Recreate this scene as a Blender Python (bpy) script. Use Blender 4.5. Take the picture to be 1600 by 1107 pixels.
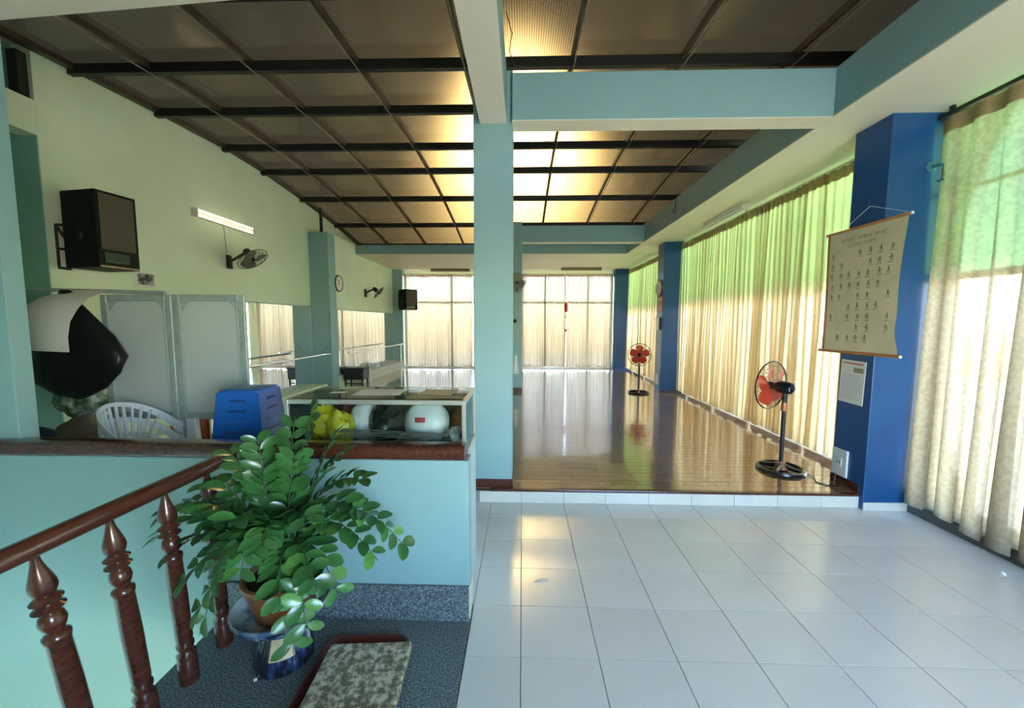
import bpy, bmesh, math, random
from mathutils import Vector, Matrix
PI = math.pi
sc = bpy.context.scene
C = sc.collection
for o in list(bpy.data.objects):
    bpy.data.objects.remove(o)

# ------------------------------------------------------------------ camera
F_PX, PITCH, YAW, ROLL, EYE = 600.0, 0.0815, 0.02688, 0.0026, 1.7146
cam_d = bpy.data.cameras.new('camera')
cam = bpy.data.objects.new('camera', cam_d)
C.objects.link(cam)
cam_d.sensor_fit = 'HORIZONTAL'
cam_d.sensor_width = 36.0
cam_d.lens = 36.0 * F_PX / 1600.0
cam_d.clip_start = 0.05
cam_d.clip_end = 300
_fw = Vector((-math.sin(YAW) * math.cos(PITCH), math.cos(YAW) * math.cos(PITCH), -math.sin(PITCH)))
_rt = Vector((math.cos(YAW), math.sin(YAW), 0))
_up = _rt.cross(_fw)
_r2 = _rt * math.cos(ROLL) + _up * math.sin(ROLL)
_u2 = _up * math.cos(ROLL) - _rt * math.sin(ROLL)
cam.matrix_world = Matrix(((_r2.x, _u2.x, -_fw.x, 0), (_r2.y, _u2.y, -_fw.y, 0), (_r2.z, _u2.z, -_fw.z, EYE), (0, 0, 0, 1)))
sc.camera = cam

# ------------------------------------------------------------------ sky, sun, exposure
SUN_ELEV, SUN_AZ, SUN_STR, SKY_STR, EXPOSURE = math.radians(47.5), math.radians(-1.0), 28.0, 1.05, 2.35
world = bpy.data.worlds.new('sky')
sc.world = world
world.use_nodes = True
wn = world.node_tree.nodes
wl = world.node_tree.links
wn.clear()
w_out = wn.new('ShaderNodeOutputWorld')
w_bg = wn.new('ShaderNodeBackground')
w_sky = wn.new('ShaderNodeTexSky')
w_sky.sky_type = 'NISHITA'
w_sky.sun_disc = False
w_sky.sun_elevation = SUN_ELEV
w_sky.sun_rotation = SUN_AZ
w_sky.air_density = 1.0
w_sky.dust_density = 0.6
w_sky.ozone_density = 1.0
w_bg.inputs['Strength'].default_value = SKY_STR
wl.new(w_sky.outputs[0], w_bg.inputs['Color'])
wl.new(w_bg.outputs[0], w_out.inputs['Surface'])
sun_d = bpy.data.lights.new('sun', 'SUN')
sun_d.energy = SUN_STR
sun_d.angle = math.radians(0.6)
sun_d.color = (1.0, 0.93, 0.80)
sun = bpy.data.objects.new('sun', sun_d)
C.objects.link(sun)
_sd = Vector((math.sin(SUN_AZ) * math.cos(SUN_ELEV), math.cos(SUN_AZ) * math.cos(SUN_ELEV), math.sin(SUN_ELEV)))
sun.rotation_euler = _sd.to_track_quat('Z', 'Y').to_euler()
sun.location = (0, 30, 40)
sc.view_settings.view_transform = 'Standard'
sc.view_settings.look = 'None'
sc.view_settings.exposure = EXPOSURE
sc.view_settings.gamma = 1.0
sc.view_settings.use_curve_mapping = False
sc.cycles.max_bounces = 10
sc.cycles.diffuse_bounces = 6
sc.cycles.glossy_bounces = 5
sc.cycles.transmission_bounces = 8
sc.cycles.transparent_max_bounces = 24
sc.cycles.sample_clamp_indirect = 60.0
sc.cycles.use_denoising = True

# ------------------------------------------------------------------ materials
MATS = {}
def nodes_of(name):
    m = bpy.data.materials.new(name)
    m.use_nodes = True
    nt = m.node_tree
    nt.nodes.clear()
    out = nt.nodes.new('ShaderNodeOutputMaterial')
    return m, nt, out
def tex_coord(nt, space='Object', scale=(1, 1, 1)):
    tc = nt.nodes.new('ShaderNodeTexCoord')
    mp = nt.nodes.new('ShaderNodeMapping')
    mp.inputs['Scale'].default_value = scale
    nt.links.new(tc.outputs[space], mp.inputs['Vector'])
    return mp.outputs[0]
def noise(nt, vec, scale=5, detail=3, rough=.55):
    n = nt.nodes.new('ShaderNodeTexNoise')
    n.inputs['Scale'].default_value = scale
    n.inputs['Detail'].default_value = detail
    n.inputs['Roughness'].default_value = rough
    nt.links.new(vec, n.inputs['Vector'])
    return n.outputs['Fac']
def ramp(nt, fac, stops):
    r = nt.nodes.new('ShaderNodeValToRGB')
    el = r.color_ramp.elements
    while len(el) < len(stops):
        el.new(0.5)
    for e, (p, c) in zip(el, stops):
        e.position = p
        e.color = (*c, 1)
    nt.links.new(fac, r.inputs['Fac'])
    return r.outputs['Color']
def bump_of(nt, fac, strength=.2, dist=.01):
    b = nt.nodes.new('ShaderNodeBump')
    b.inputs['Strength'].default_value = strength
    b.inputs['Distance'].default_value = dist
    nt.links.new(fac, b.inputs['Height'])
    return b.outputs['Normal']
def vary(c, f):
    return tuple(max(0, min(1, x * f)) for x in c)
def mat(name, col, rough=.5, metal=0, var=.06, scale=6, bump=0, bscale=60, coat=0, rnd=0, stops=None, aniso=(1, 1, 1), spec=.5):
    if name in MATS:
        return MATS[name]
    m, nt, out = nodes_of(name)
    p = nt.nodes.new('ShaderNodeBsdfPrincipled')
    vec = tex_coord(nt, 'Object', aniso)
    f = noise(nt, vec, scale, 4)
    c = ramp(nt, f, stops or [(.3, vary(col, 1 - var)), (.7, vary(col, 1 + var))])
    if rnd:
        oi = nt.nodes.new('ShaderNodeObjectInfo')
        mr = nt.nodes.new('ShaderNodeMapRange')
        mr.inputs['To Min'].default_value = 1 - rnd
        mr.inputs['To Max'].default_value = 1 + rnd
        nt.links.new(oi.outputs['Random'], mr.inputs['Value'])
        mx = nt.nodes.new('ShaderNodeVectorMath')
        mx.operation = 'SCALE'
        nt.links.new(c, mx.inputs[0])
        nt.links.new(mr.outputs[0], mx.inputs['Scale'])
        c = mx.outputs[0]
    nt.links.new(c, p.inputs['Base Color'])
    p.inputs['Roughness'].default_value = rough
    p.inputs['Metallic'].default_value = metal
    p.inputs['Specular IOR Level'].default_value = spec
    if coat:
        p.inputs['Coat Weight'].default_value = coat
        p.inputs['Coat Roughness'].default_value = .08
        p.inputs['Coat IOR'].default_value = 1.5 if coat < 1 else 1.85
    if bump:
        nt.links.new(bump_of(nt, noise(nt, vec, bscale, 3), bump), p.inputs['Normal'])
    nt.links.new(p.outputs[0], out.inputs['Surface'])
    MATS[name] = m
    return m
def cloth_mat(name, col, tcol, translucent=.5, transparent=.05, pattern=0, pscale=18):
    m, nt, out = nodes_of(name)
    vec = tex_coord(nt, 'Object')
    d = nt.nodes.new('ShaderNodeBsdfDiffuse')
    t = nt.nodes.new('ShaderNodeBsdfTranslucent')
    f = noise(nt, vec, pscale, 2, .5)
    lo = 1 - pattern
    nt.links.new(ramp(nt, f, [(.46, vary(col, lo)), (.54, col)]), d.inputs['Color'])
    nt.links.new(ramp(nt, f, [(.46, vary(tcol, lo)), (.54, tcol)]), t.inputs['Color'])
    mx = nt.nodes.new('ShaderNodeMixShader')
    mx.inputs[0].default_value = translucent
    nt.links.new(d.outputs[0], mx.inputs[1])
    nt.links.new(t.outputs[0], mx.inputs[2])
    tr = nt.nodes.new('ShaderNodeBsdfTransparent')
    m2 = nt.nodes.new('ShaderNodeMixShader')
    m2.inputs[0].default_value = transparent
    nt.links.new(mx.outputs[0], m2.inputs[1])
    nt.links.new(tr.outputs[0], m2.inputs[2])
    nt.links.new(m2.outputs[0], out.inputs['Surface'])
    MATS[name] = m
    return m
def lit_tube():
    m, nt, out = nodes_of('glowing_lamp_tube')
    e = nt.nodes.new('ShaderNodeEmission')
    vec = tex_coord(nt, 'Object')
    nt.links.new(ramp(nt, noise(nt, vec, 4, 2), [(.3, (1, .80, .55)), (.7, (1, .86, .64))]), e.inputs['Color'])
    e.inputs['Strength'].default_value = .55
    nt.links.new(e.outputs[0], out.inputs['Surface'])
    return m
def glass_mat(name, tint, gloss=.08, rough=.02):
    m, nt, out = nodes_of(name)
    tr = nt.nodes.new('ShaderNodeBsdfTransparent')
    vec = tex_coord(nt, 'Object')
    nt.links.new(ramp(nt, noise(nt, vec, 3, 2), [(.3, vary(tint, .97)), (.7, tint)]), tr.inputs['Color'])
    g = nt.nodes.new('ShaderNodeBsdfGlossy')
    g.inputs['Roughness'].default_value = rough
    fr = nt.nodes.new('ShaderNodeFresnel')
    fr.inputs['IOR'].default_value = 1.45
    mx = nt.nodes.new('ShaderNodeMixShader')
    nt.links.new(fr.outputs[0], mx.inputs[0])
    nt.links.new(tr.outputs[0], mx.inputs[1])
    nt.links.new(g.outputs[0], mx.inputs[2])
    nt.links.new(mx.outputs[0], out.inputs['Surface'])
    MATS[name] = m
    return m

WALLC = (.76, .86, .64)
TEALC = (.26, .425, .43)
M_wall = mat('pale_green_wall_paint', WALLC, .6, var=.05, scale=1.2, bump=.04, bscale=40)
M_teal = mat('teal_wall_paint', TEALC, .5, var=.05, scale=1.5, bump=.04, bscale=40)
M_recess = mat('green_teal_paint', (.30, .55, .46), .55, var=.06, scale=1.5)
M_cream = mat('cream_ceiling_paint', (.82, .74, .59), .6, var=.04, scale=1.2)
M_blue = mat('blue_column_paint', (.008, .070, .22), .35, var=.10, scale=2, bump=.04)
M_tile = mat('glazed_floor_tile', (.72, .72, .70), .13, var=.03, scale=2.5, rnd=.03)
M_grout = mat('grey_grout', (.30, .30, .27), .9)
M_skirt = mat('white_riser_tile', (.68, .66, .58), .25, var=.05, rnd=.04)
M_plank = mat('varnished_wood_plank', (.20, .095, .045), .17, stops=[(.25, (.15, .060, .027)), (.5, (.23, .105, .05)), (.75, (.33, .17, .09))], scale=3, aniso=(1, 9, 9), rnd=.22, bump=.02, bscale=30, coat=1.0, spec=.9)
M_gap = mat('dark_floor_gap', (.05, .025, .015), .7)
M_nosing = mat('dark_red_wood', (.075, .020, .012), .22, stops=[(.3, (.045, .012, .008)), (.7, (.11, .032, .018))], scale=5, aniso=(9, 1, 9), coat=.4)
M_granite = mat('speckled_grey_granite', (.12, .15, .16), .3, stops=[(.36, (.035, .045, .055)), (.5, (.11, .145, .155)), (.64, (.30, .35, .36))], scale=130)
M_steel = mat('black_painted_steel', (.018, .017, .013), .5, var=.2, scale=9)
M_batten = mat('brown_roof_batten', (.045, .034, .022), .5, var=.2, scale=9)
M_alu = mat('brushed_aluminium', (.62, .63, .60), .38, .75, var=.05, scale=20)
M_alu_dull = mat('dull_painted_aluminium', (.42, .50, .47), .45, .2, var=.12, scale=12)
M_chrome = mat('polished_steel_bar', (.80, .78, .74), .2, .9, var=.03)
M_black = mat('matte_black_plastic', (.012, .012, .014), .45, var=.15, scale=12)
M_blackg = mat('glossy_black_plastic', (.010, .011, .014), .18, var=.2, scale=14)
M_white = mat('white_plastic', (.72, .73, .72), .4, var=.04)
M_paper = mat('white_paper', (.76, .75, .70), .7, var=.04, scale=4)
M_frame = mat('pale_wood_window_frame', (.50, .33, .22), .45, var=.12, scale=6, aniso=(6, 6, 1))
M_mirror = mat('mirror_silver', (.90, .92, .90), .015, 1.0, var=.01)
M_glass = glass_mat('clear_window_glass', (.94, .97, .96))
M_green = glass_mat('green_tinted_glass', (.52, .69, .49))
M_case = glass_mat('showcase_glass', (.90, .95, .92))
M_curt = cloth_mat('gold_damask_curtain', (.60, .47, .28), (.80, .65, .41), .60, .14, .05, 34)
M_curt2 = cloth_mat('beige_damask_curtain', (.44, .365, .25), (.42, .34, .225), .46, .04, .14, 30)
M_head = cloth_mat('curtain_heading_tape', (.36, .26, .15), (.36, .25, .13), .3, .0, .1, 30)
M_sheer = cloth_mat('ivory_sheer_curtain', (.50, .42, .29), (.120, .094, .062), .5, .016, .05, 20)
def roof_sheet():
    m, nt, out = nodes_of('bronze_polycarbonate_sheet')
    tc = nt.nodes.new('ShaderNodeTexCoord')
    wv = nt.nodes.new('ShaderNodeTexWave')
    wv.wave_type = 'BANDS'
    wv.bands_direction = 'X'
    wv.inputs['Scale'].default_value = 14
    wv.inputs['Distortion'].default_value = .1
    nt.links.new(tc.outputs['Object'], wv.inputs['Vector'])
    col = ramp(nt, wv.outputs['Fac'], [(.1, (.0026, .0019, .0008)), (.6, (.0058, .0041, .0017))])
    re = nt.nodes.new('ShaderNodeBsdfRefraction')
    re.inputs['Roughness'].default_value = .42
    re.inputs['IOR'].default_value = 1.4
    nt.links.new(col, re.inputs['Color'])
    df = nt.nodes.new('ShaderNodeBsdfDiffuse')
    df.inputs['Color'].default_value = (.03, .03, .019, 1)
    gl = nt.nodes.new('ShaderNodeBsdfGlossy')
    gl.inputs['Roughness'].default_value = .16
    gl.inputs['Color'].default_value = (.8, .7, .5, 1)
    m1 = nt.nodes.new('ShaderNodeMixShader')
    m1.inputs[0].default_value = .7
    nt.links.new(df.outputs[0], m1.inputs[1])
    nt.links.new(re.outputs[0], m1.inputs[2])
    m2 = nt.nodes.new('ShaderNodeMixShader')
    fr = nt.nodes.new('ShaderNodeFresnel')
    fr.inputs['IOR'].default_value = 1.4
    nt.links.new(fr.outputs[0], m2.inputs[0])
    nt.links.new(m1.outputs[0], m2.inputs[1])
    nt.links.new(gl.outputs[0], m2.inputs[2])
    nt.links.new(m2.outputs[0], out.inputs['Surface'])
    return m
M_sheet = roof_sheet()
M_lit = lit_tube()

# ------------------------------------------------------------------ geometry helpers
class MB:
    def __init__(self):
        self.v = []
        self.f = []
        self.mi = []
    def add(self, vs, fs, mi=0):
        n = len(self.v)
        self.v += [tuple(x) for x in vs]
        self.f += [tuple(i + n for i in f) for f in fs]
        self.mi += [mi] * len(fs)
        return self
    def box(self, x0, x1, y0, y1, z0, z1, mi=0, rot=None, piv=(0, 0, 0)):
        vs = [(x, y, z) for z in (z0, z1) for y in (y0, y1) for x in (x0, x1)]
        if rot is not None:
            p = Vector(piv)
            vs = [rot @ (Vector(a) - p) + p for a in vs]
        return self.add(vs, [(0, 2, 3, 1), (4, 5, 7, 6), (0, 1, 5, 4), (2, 6, 7, 3), (0, 4, 6, 2), (1, 3, 7, 5)], mi)
    def hexa(self, b, t, mi=0):
        return self.add(list(b) + list(t), [(3, 2, 1, 0), (4, 5, 6, 7), (0, 1, 5, 4), (1, 2, 6, 5), (2, 3, 7, 6), (3, 0, 4, 7)], mi)
    def lathe(self, prof, seg=20, c=(0, 0, 0), axis=(0, 0, 1), mi=0):
        q = Vector((0, 0, 1)).rotation_difference(Vector(axis).normalized()).to_matrix()
        c = Vector(c)
        vs, fs = [], []
        for r, z in prof:
            for k in range(seg):
                a = 2 * PI * k / seg
                vs.append(q @ Vector((r * math.cos(a), r * math.sin(a), z)) + c)
        for i in range(len(prof) - 1):
            for k in range(seg):
                k2 = (k + 1) % seg
                fs.append((i * seg + k, i * seg + k2, (i + 1) * seg + k2, (i + 1) * seg + k))
        fs.append(tuple(range(seg))[::-1])
        fs.append(tuple((len(prof) - 1) * seg + k for k in range(seg)))
        return self.add(vs, fs, mi)
    def cyl(self, a, b, r, seg=12, r2=None, mi=0):
        a, b = Vector(a), Vector(b)
        return self.lathe([(r, 0), (r if r2 is None else r2, (b - a).length)], seg, a, b - a, mi)
    def tube(self, pts, r, seg=8, closed=False, mi=0, radii=None):
        pts = [Vector(p) for p in pts]
        n = len(pts)
        vs, fs = [], []
        up = None
        for i, p in enumerate(pts):
            if closed:
                t = pts[(i + 1) % n] - pts[i - 1]
            else:
                t = pts[min(i + 1, n - 1)] - pts[max(i - 1, 0)]
            t.normalize()
            if up is None:
                up = t.orthogonal().normalized()
            up = (up - t * up.dot(t))
            if up.length < 1e-6:
                up = t.orthogonal()
            up.normalize()
            s = t.cross(up)
            rr = radii[i] if radii else r
            for k in range(seg):
                a = 2 * PI * k / seg
                vs.append(p + (up * math.cos(a) + s * math.sin(a)) * rr)
        m = n if closed else n - 1
        for i in range(m):
            j = (i + 1) % n
            for k in range(seg):
                k2 = (k + 1) % seg
                fs.append((i * seg + k, i * seg + k2, j * seg + k2, j * seg + k))
        if not closed:
            fs.append(tuple(range(seg))[::-1])
            fs.append(tuple((n - 1) * seg + k for k in range(seg)))
        return self.add(vs, fs, mi)
    def grid(self, fn, nu, nv, mi=0):
        vs = [fn(i / nu, j / nv) for j in range(nv + 1) for i in range(nu + 1)]
        w = nu + 1
        return self.add(vs, [(j * w + i, j * w + i + 1, (j + 1) * w + i + 1, (j + 1) * w + i) for j in range(nv) for i in range(nu)], mi)
    def blob(self, c, r, seg=18, rings=12, crumple=.0, seed=0, flat=None):
        rd = random.Random(seed)
        ph = [rd.uniform(0, 6.28) for _ in range(12)]
        fr = [rd.uniform(2, 7) for _ in range(12)]
        def fn(u, v):
            a, b = 2 * PI * u, PI * (v - .5)
            x, y, z = math.cos(b) * math.cos(a), math.cos(b) * math.sin(a), math.sin(b)
            k = 1
            for i in range(4):
                k += crumple * math.sin(fr[i] * x + ph[i] + 2 * math.sin(fr[i + 4] * z + ph[i + 4])) * math.cos(fr[i + 8] * y + ph[i + 8])
            return (c[0] + r[0] * x * k, c[1] + r[1] * y * k, c[2] + r[2] * z * k)
        return self.grid(fn, seg, rings)
    def mesh(self, name, mats, smooth=False, bevel=0, seg=2, recalc=True, sharp=None):
        me = bpy.data.meshes.new(name)
        me.from_pydata(self.v, [], self.f)
        for mm in (mats if isinstance(mats, (list, tuple)) else [mats]):
            me.materials.append(mm)
        if any(self.mi):
            me.polygons.foreach_set('material_index', self.mi)
        bm = bmesh.new()
        bm.from_mesh(me)
        bmesh.ops.remove_doubles(bm, verts=bm.verts, dist=1e-6)
        if bevel:
            es = [e for e in bm.edges if len(e.link_faces) == 2 and e.calc_face_angle(0) > .5]
            bmesh.ops.bevel(bm, geom=es, offset=bevel, segments=seg, profile=.5, affect='EDGES', clamp_overlap=True)
        if recalc:
            bmesh.ops.recalc_face_normals(bm, faces=bm.faces)
        bm.to_mesh(me)
        bm.free()
        if smooth:
            me.polygons.foreach_set('use_smooth', [True] * len(me.polygons))
            if sharp is not None:
                me.set_sharp_from_angle(angle=sharp)
        return me
def link(name, me, parent=None, loc=(0, 0, 0), rot=(0, 0, 0)):
    o = bpy.data.objects.new(name, me)
    C.objects.link(o)
    o.location = loc
    o.rotation_euler = rot
    if parent is not None:
        o.parent = parent
    return o
def part(name, mb, m, parent=None, smooth=False, bevel=0, seg=2, label=None, sharp=.6, recalc=True, loc=(0, 0, 0), rot=(0, 0, 0)):
    o = link(name, mb.mesh(name, m, smooth, bevel, seg, recalc, sharp if smooth else None), parent, loc, rot)
    if label:
        o['label'] = label
    return o
def tag(o, label, cat, group=None):
    o['label'] = label
    o['category'] = cat
    if group:
        o['group'] = group
    return o
def thing(name, label, cat, loc=(0, 0, 0), rz=0, group=None):
    o = link(name, None, None, loc, (0, 0, rz))
    o.empty_display_size = .1
    return tag(o, label, cat, group)
def struct(name, mb, m, label=None, bevel=0, parent=None, smooth=False):
    o = part(name, mb, m, parent, smooth, bevel)
    o['kind'] = 'structure'
    if label:
        o['label'] = label
    return o
def B(*a, **k):
    return MB().box(*a, **k)
def rz(a):
    return Matrix.Rotation(a, 3, 'Z')
# ================================================================== THE SETTING
def S(name, mb, m, label, cat, bevel=0):
    o = struct(name, mb, m, label, bevel)
    o['category'] = cat
    return o
STAGE = .132
SOF = 3.5
rnd = random.Random(7)

# ---- lower tiled floor
fl = S('floor', B(-.29, 3.75, -1.6, 3.55, -.15, -.006), M_grout, 'pale grey tiled floor in front of the step', 'floor')
TX, TY = .4, .3586
tile_cache = {}
for i in range(-1, 10):
    for j in range(-10, 5):
        x0, x1 = max(-.288, -.001 + TX * i), min(3.53, -.001 + TX * (i + 1))
        y0, y1 = 1.842 + TY * j, min(3.548, 1.842 + TY * (j + 1))
        if y0 < -1.6 or x1 - x0 < .02 or y1 - y0 < .02:
            continue
        key = (round(x1 - x0, 3), round(y1 - y0, 3))
        if key not in tile_cache:
            w, d = (key[0] - .004) / 2, (key[1] - .004) / 2
            tile_cache[key] = B(-w, w, -d, d, -.008, 0).mesh('tile', M_tile, bevel=.0012, seg=1)
        link('tile', tile_cache[key], fl, ((x0 + x1) / 2, (y0 + y1) / 2, rnd.uniform(-.0004, .0004)))
S('floor_back_store', B(-5.3, -.29, 2.21, 3.55, -.15, 0), M_tile, 'floor behind the half wall', 'floor')

# ---- raised wooden floor
sf = S('floor_stage', B(-5.0, 3.75, 3.55, 13.6, -.05, STAGE - .012), M_gap, 'raised floor of varnished brown planks', 'floor')
PW, PL = .102, 1.02
cells = []
row = 0
y = 3.575
while y < 13.35:
    off = (row * .37) % 1.0 * PL
    x = -4.86 - off
    while x < 3.7:
        x0, x1 = max(x, -4.86), min(x + PL, 3.72)
        if x1 - x0 > .05:
            cells.append((x0, x1, y, y + PW))
        x += PL
    y += PW
    row += 1
def plank_seen(c):
    xc, yc = (c[0] + c[1]) / 2, (c[2] + c[3]) / 2
    a = xc / yc
    if a > .92 or xc > 3.6:
        return 0
    if xc < -.1:
        if a > -.13 and yc < 8.6:
            return 0
        if yc < 6.2 or a < -.47:
            return 0
    return 1 / (yc * yc)
cells.sort(key=plank_seen, reverse=True)
pcache = {}
rest = MB()
for n, (x0, x1, y0, y1) in enumerate(cells):
    if n < 300:
        key = round(x1 - x0, 3)
        if key not in pcache:
            pcache[key] = B(-key / 2 + .001, key / 2 - .001, -PW / 2 + .0018, PW / 2 - .0018, -.016, 0).mesh('plank', M_plank, bevel=.0012, seg=1)
        link('plank', pcache[key], sf, ((x0 + x1) / 2, (y0 + y1) / 2, STAGE + rnd.uniform(-.0006, .0006)), (rnd.uniform(-.007, .007), rnd.uniform(-.0008, .0008), 0))
    else:
        rest.box(x0 + .001, x1 - .001, y0 + .0012, y1 - .0012, STAGE - .016, STAGE + rnd.uniform(-.0006, .0006))
o = part('plank', rest, M_plank, sf)
o['kind'] = 'stuff'
o['label'] = 'far brown floor planks'
tr = S('trim_1', B(-.30, 3.14, 3.535, 3.577, STAGE - .022, STAGE + .001), M_nosing, 'thin dark wood nosing along the step edge', 'step', .004)
rs = S('trim_2', B(-.5, 3.14, 3.548, 3.552, 0, STAGE - .022), M_grout, 'low step riser faced with white tiles', 'step')
for i in range(-1, 8):
    x0, x1 = max(-.48, -.001 + TX * i), min(3.14, -.001 + TX * (i + 1))
    part('tile', B(x0 + .0015, x1 - .0015, 3.540, 3.548, .001, STAGE - .024), M_skirt, rs, bevel=.001, seg=1)

# ---- left wall (with the recess near the camera), far walls, back of the room
lw = MB().box(-5.05, -4.85, 3.87, 8.75, 0, 3.4)
for (ya, yb, za, zb) in ((3.87, 5.17, 4.435, 4.52), (5.17, 6.31, 4.52, 4.57), (6.31, 7.23, 4.57, 4.545), (7.23, 8.47, 4.545, 4.44), (8.47, 9.98, 4.44, 4.26), (9.98, 13.5, 4.26, 3.65)):
    lw.hexa([(-5.05, ya, 3.4), (-4.85, ya, 3.4), (-4.85, yb, 3.4), (-5.05, yb, 3.4)], [(-5.05, ya, za), (-4.85, ya, za), (-4.85, yb, zb), (-5.05, yb, zb)])
lw.box(-5.05, -4.85, 2.0, 3.869, 3.57, 3.9)
S('wall_left', lw, M_wall, 'pale green left wall rising to the roof', 'wall')
rc = MB().box(-5.32, -5.2, .6, 4.0, 0, 4.46)
rc.box(-5.2, -5.052, 3.872, 4.0, 0, 4.43)
rc.box(-5.2, -5.02, 3.4, 3.52, 0, 3.56)
rc.box(-5.2, -4.851, 3.858, 3.868, 0, 3.565)
S('wall_left_recess', rc, M_recess, 'teal recess beside the black speaker', 'wall')
S('wall_left_far', B(-4.85, -4.42, 9.05, 13.4, 0, 3.74), M_wall, 'pale green wall section behind the far mirror', 'wall')
S('column_left', B(-4.85, -4.40, 8.72, 9.05, 0, 3.74), M_teal, 'teal pilaster on the left wall between the mirrors', 'column', .006)
# lit face of the pilaster flows into the wall beyond
S('column_far_left', B(-4.42, -4.10, 13.05, 13.4, 0, SOF), M_teal, 'teal pilaster in the far left corner', 'column')
S('wall_sky_block', B(-5.32, -3.35, .5, .6, -.2, 4.2), M_recess, 'added unseen wall keeping sky light out of the store', 'wall')  # added out of view to block sky light flooding the store
S('floor_store', B(-5.32, -3.35, .5, 2.21, -.15, 0), M_tile, 'floor beside the pier', 'floor')
S('wall_stair', B(-3.35, -3.2, -1.6, 2.09, -2.8, 3.5), M_teal, 'wall beside the stairwell', 'wall')
S('wall_back', MB().box(-3.2, 3.9, -1.75, -1.6, -2.8, .7).box(-3.2, .9, -1.75, -1.6, .7, 4.3).box(3.2, 3.9, -1.75, -1.6, .7, 4.3).box(.9, 3.2, -1.75, -1.6, 2.5, 4.3), M_wall, 'unseen wall behind the camera with an opening sized for its light', 'wall')  # unseen opening, sized by how much sky light it lets in

# ---- columns and beams
S('column_middle', B(-.452, -.094, 3.60, 3.94, STAGE, 3.95), M_teal, 'teal square column in the middle of the room', 'column', .006)
S('trim_3', B(-.462, -.084, 3.588, 3.95, STAGE, STAGE + .075), M_nosing, 'dark red wooden skirting around the middle column', 'skirting', .004)
S('column_rear', B(-.40, -.015, 8.75, 9.05, STAGE, 3.95), M_teal, 'teal column far behind the middle column', 'column', .006)
S('trim_4', B(-.41, -.005, 8.74, 9.06, STAGE, STAGE + .09), M_nosing, 'dark wooden skirting around the rear column', 'skirting')
S('beam_lengthwise', B(-.392, -.150, -1.6, 3.60, SOF, 3.92), M_teal, 'teal beam running from overhead to the middle column', 'beam', .005)
S('beam_cross_near', B(-.1, 2.70, 3.55, 3.75, SOF, 3.90), M_teal, 'teal cross beam right of the middle column', 'beam', .005)
S('beam_cross_far', B(-.1, 2.70, 8.72, 8.92, SOF, 3.86), M_teal, 'far teal cross beam beside the rear column', 'beam', .005)
S('beam_side', B(2.68, 2.80, -1.6, 10.25, SOF + .012, 3.90), M_teal, 'long teal edge beam above the right windows', 'beam')
S('beam_end', B(-4.46, 2.80, 10.2, 10.32, SOF + .012, 3.74), M_teal, 'teal edge beam before the far ceiling', 'beam')
S('beam_wall', B(-4.85, -4.405, 9.05, 10.25, 3.45, 3.742), M_wall, 'pale green beam on top of the left wall', 'beam')
S('ceiling_side', MB().box(2.681, 3.95, -1.6, 10.25, SOF, SOF + .2), M_cream, 'cream flat ceiling strip above the right windows', 'ceiling')
S('ceiling_far', MB().box(-4.85, 3.95, 10.201, 13.6, SOF, SOF + .2), M_cream, 'cream flat ceiling at the far end', 'ceiling')
for nm, a in (('trim_5', (-.1, 2.68, 3.552, 3.748)), ('trim_6', (-.02, 2.68, 8.722, 8.918)), ('trim_7', (-.390, -.152, -1.6, 3.598))):
    S(nm, B(a[0], a[1], a[2], a[3], SOF - .006, SOF + .004), M_cream, {'trim_5': 'cream underside of the near cross beam', 'trim_6': 'cream underside of the far cross beam', 'trim_7': 'pale underside of the lengthwise beam'}[nm], 'soffit')
ob = MB().hexa([(-3.3, 1.72, 3.36), (-.8, 1.72, 3.52), (-.8, 2.26, 3.56), (-3.3, 2.20, 3.36)], [(-3.3, 1.72, 3.8), (-.8, 1.72, 3.9), (-.8, 2.26, 3.9), (-3.3, 2.20, 3.8)])
S('beam_stair', ob, M_cream, 'pale beam overhead above the stairwell', 'beam')

# ---- right window wall
for nm, y0, y1, x0, lab in (('column_blue_near', 3.5, 3.87, 3.14, 'nearest blue column carrying the scroll poster'),
                        ('column_blue_middle', 8.72, 9.12, 3.13, 'blue column beside the far pedestal fan'),
                        ('column_blue_far', 13.0, 13.4, 3.08, 'blue column in the far right corner')):
    S(nm, B(x0, 3.75, y0, y1, 0, SOF), M_blue, lab, 'column', .006)
S('trim_8', B(3.128, 3.14, 3.55, 3.87, STAGE, STAGE + .085), M_nosing, 'dark wood skirting at the near blue column', 'skirting')
S('trim_9', B(3.14, 3.53, 3.488, 3.5, 0, .075), M_skirt, 'white tile skirting under the near blue column', 'skirting')
S('trim_10', B(3.11, 3.74, 8.70, 8.72, STAGE, STAGE + .075), M_black, 'black skirting under the middle blue column', 'skirting')
M_curb = mat('dark_grey_window_curb', (.10, .11, .11), .5, var=.15, scale=10)

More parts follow.
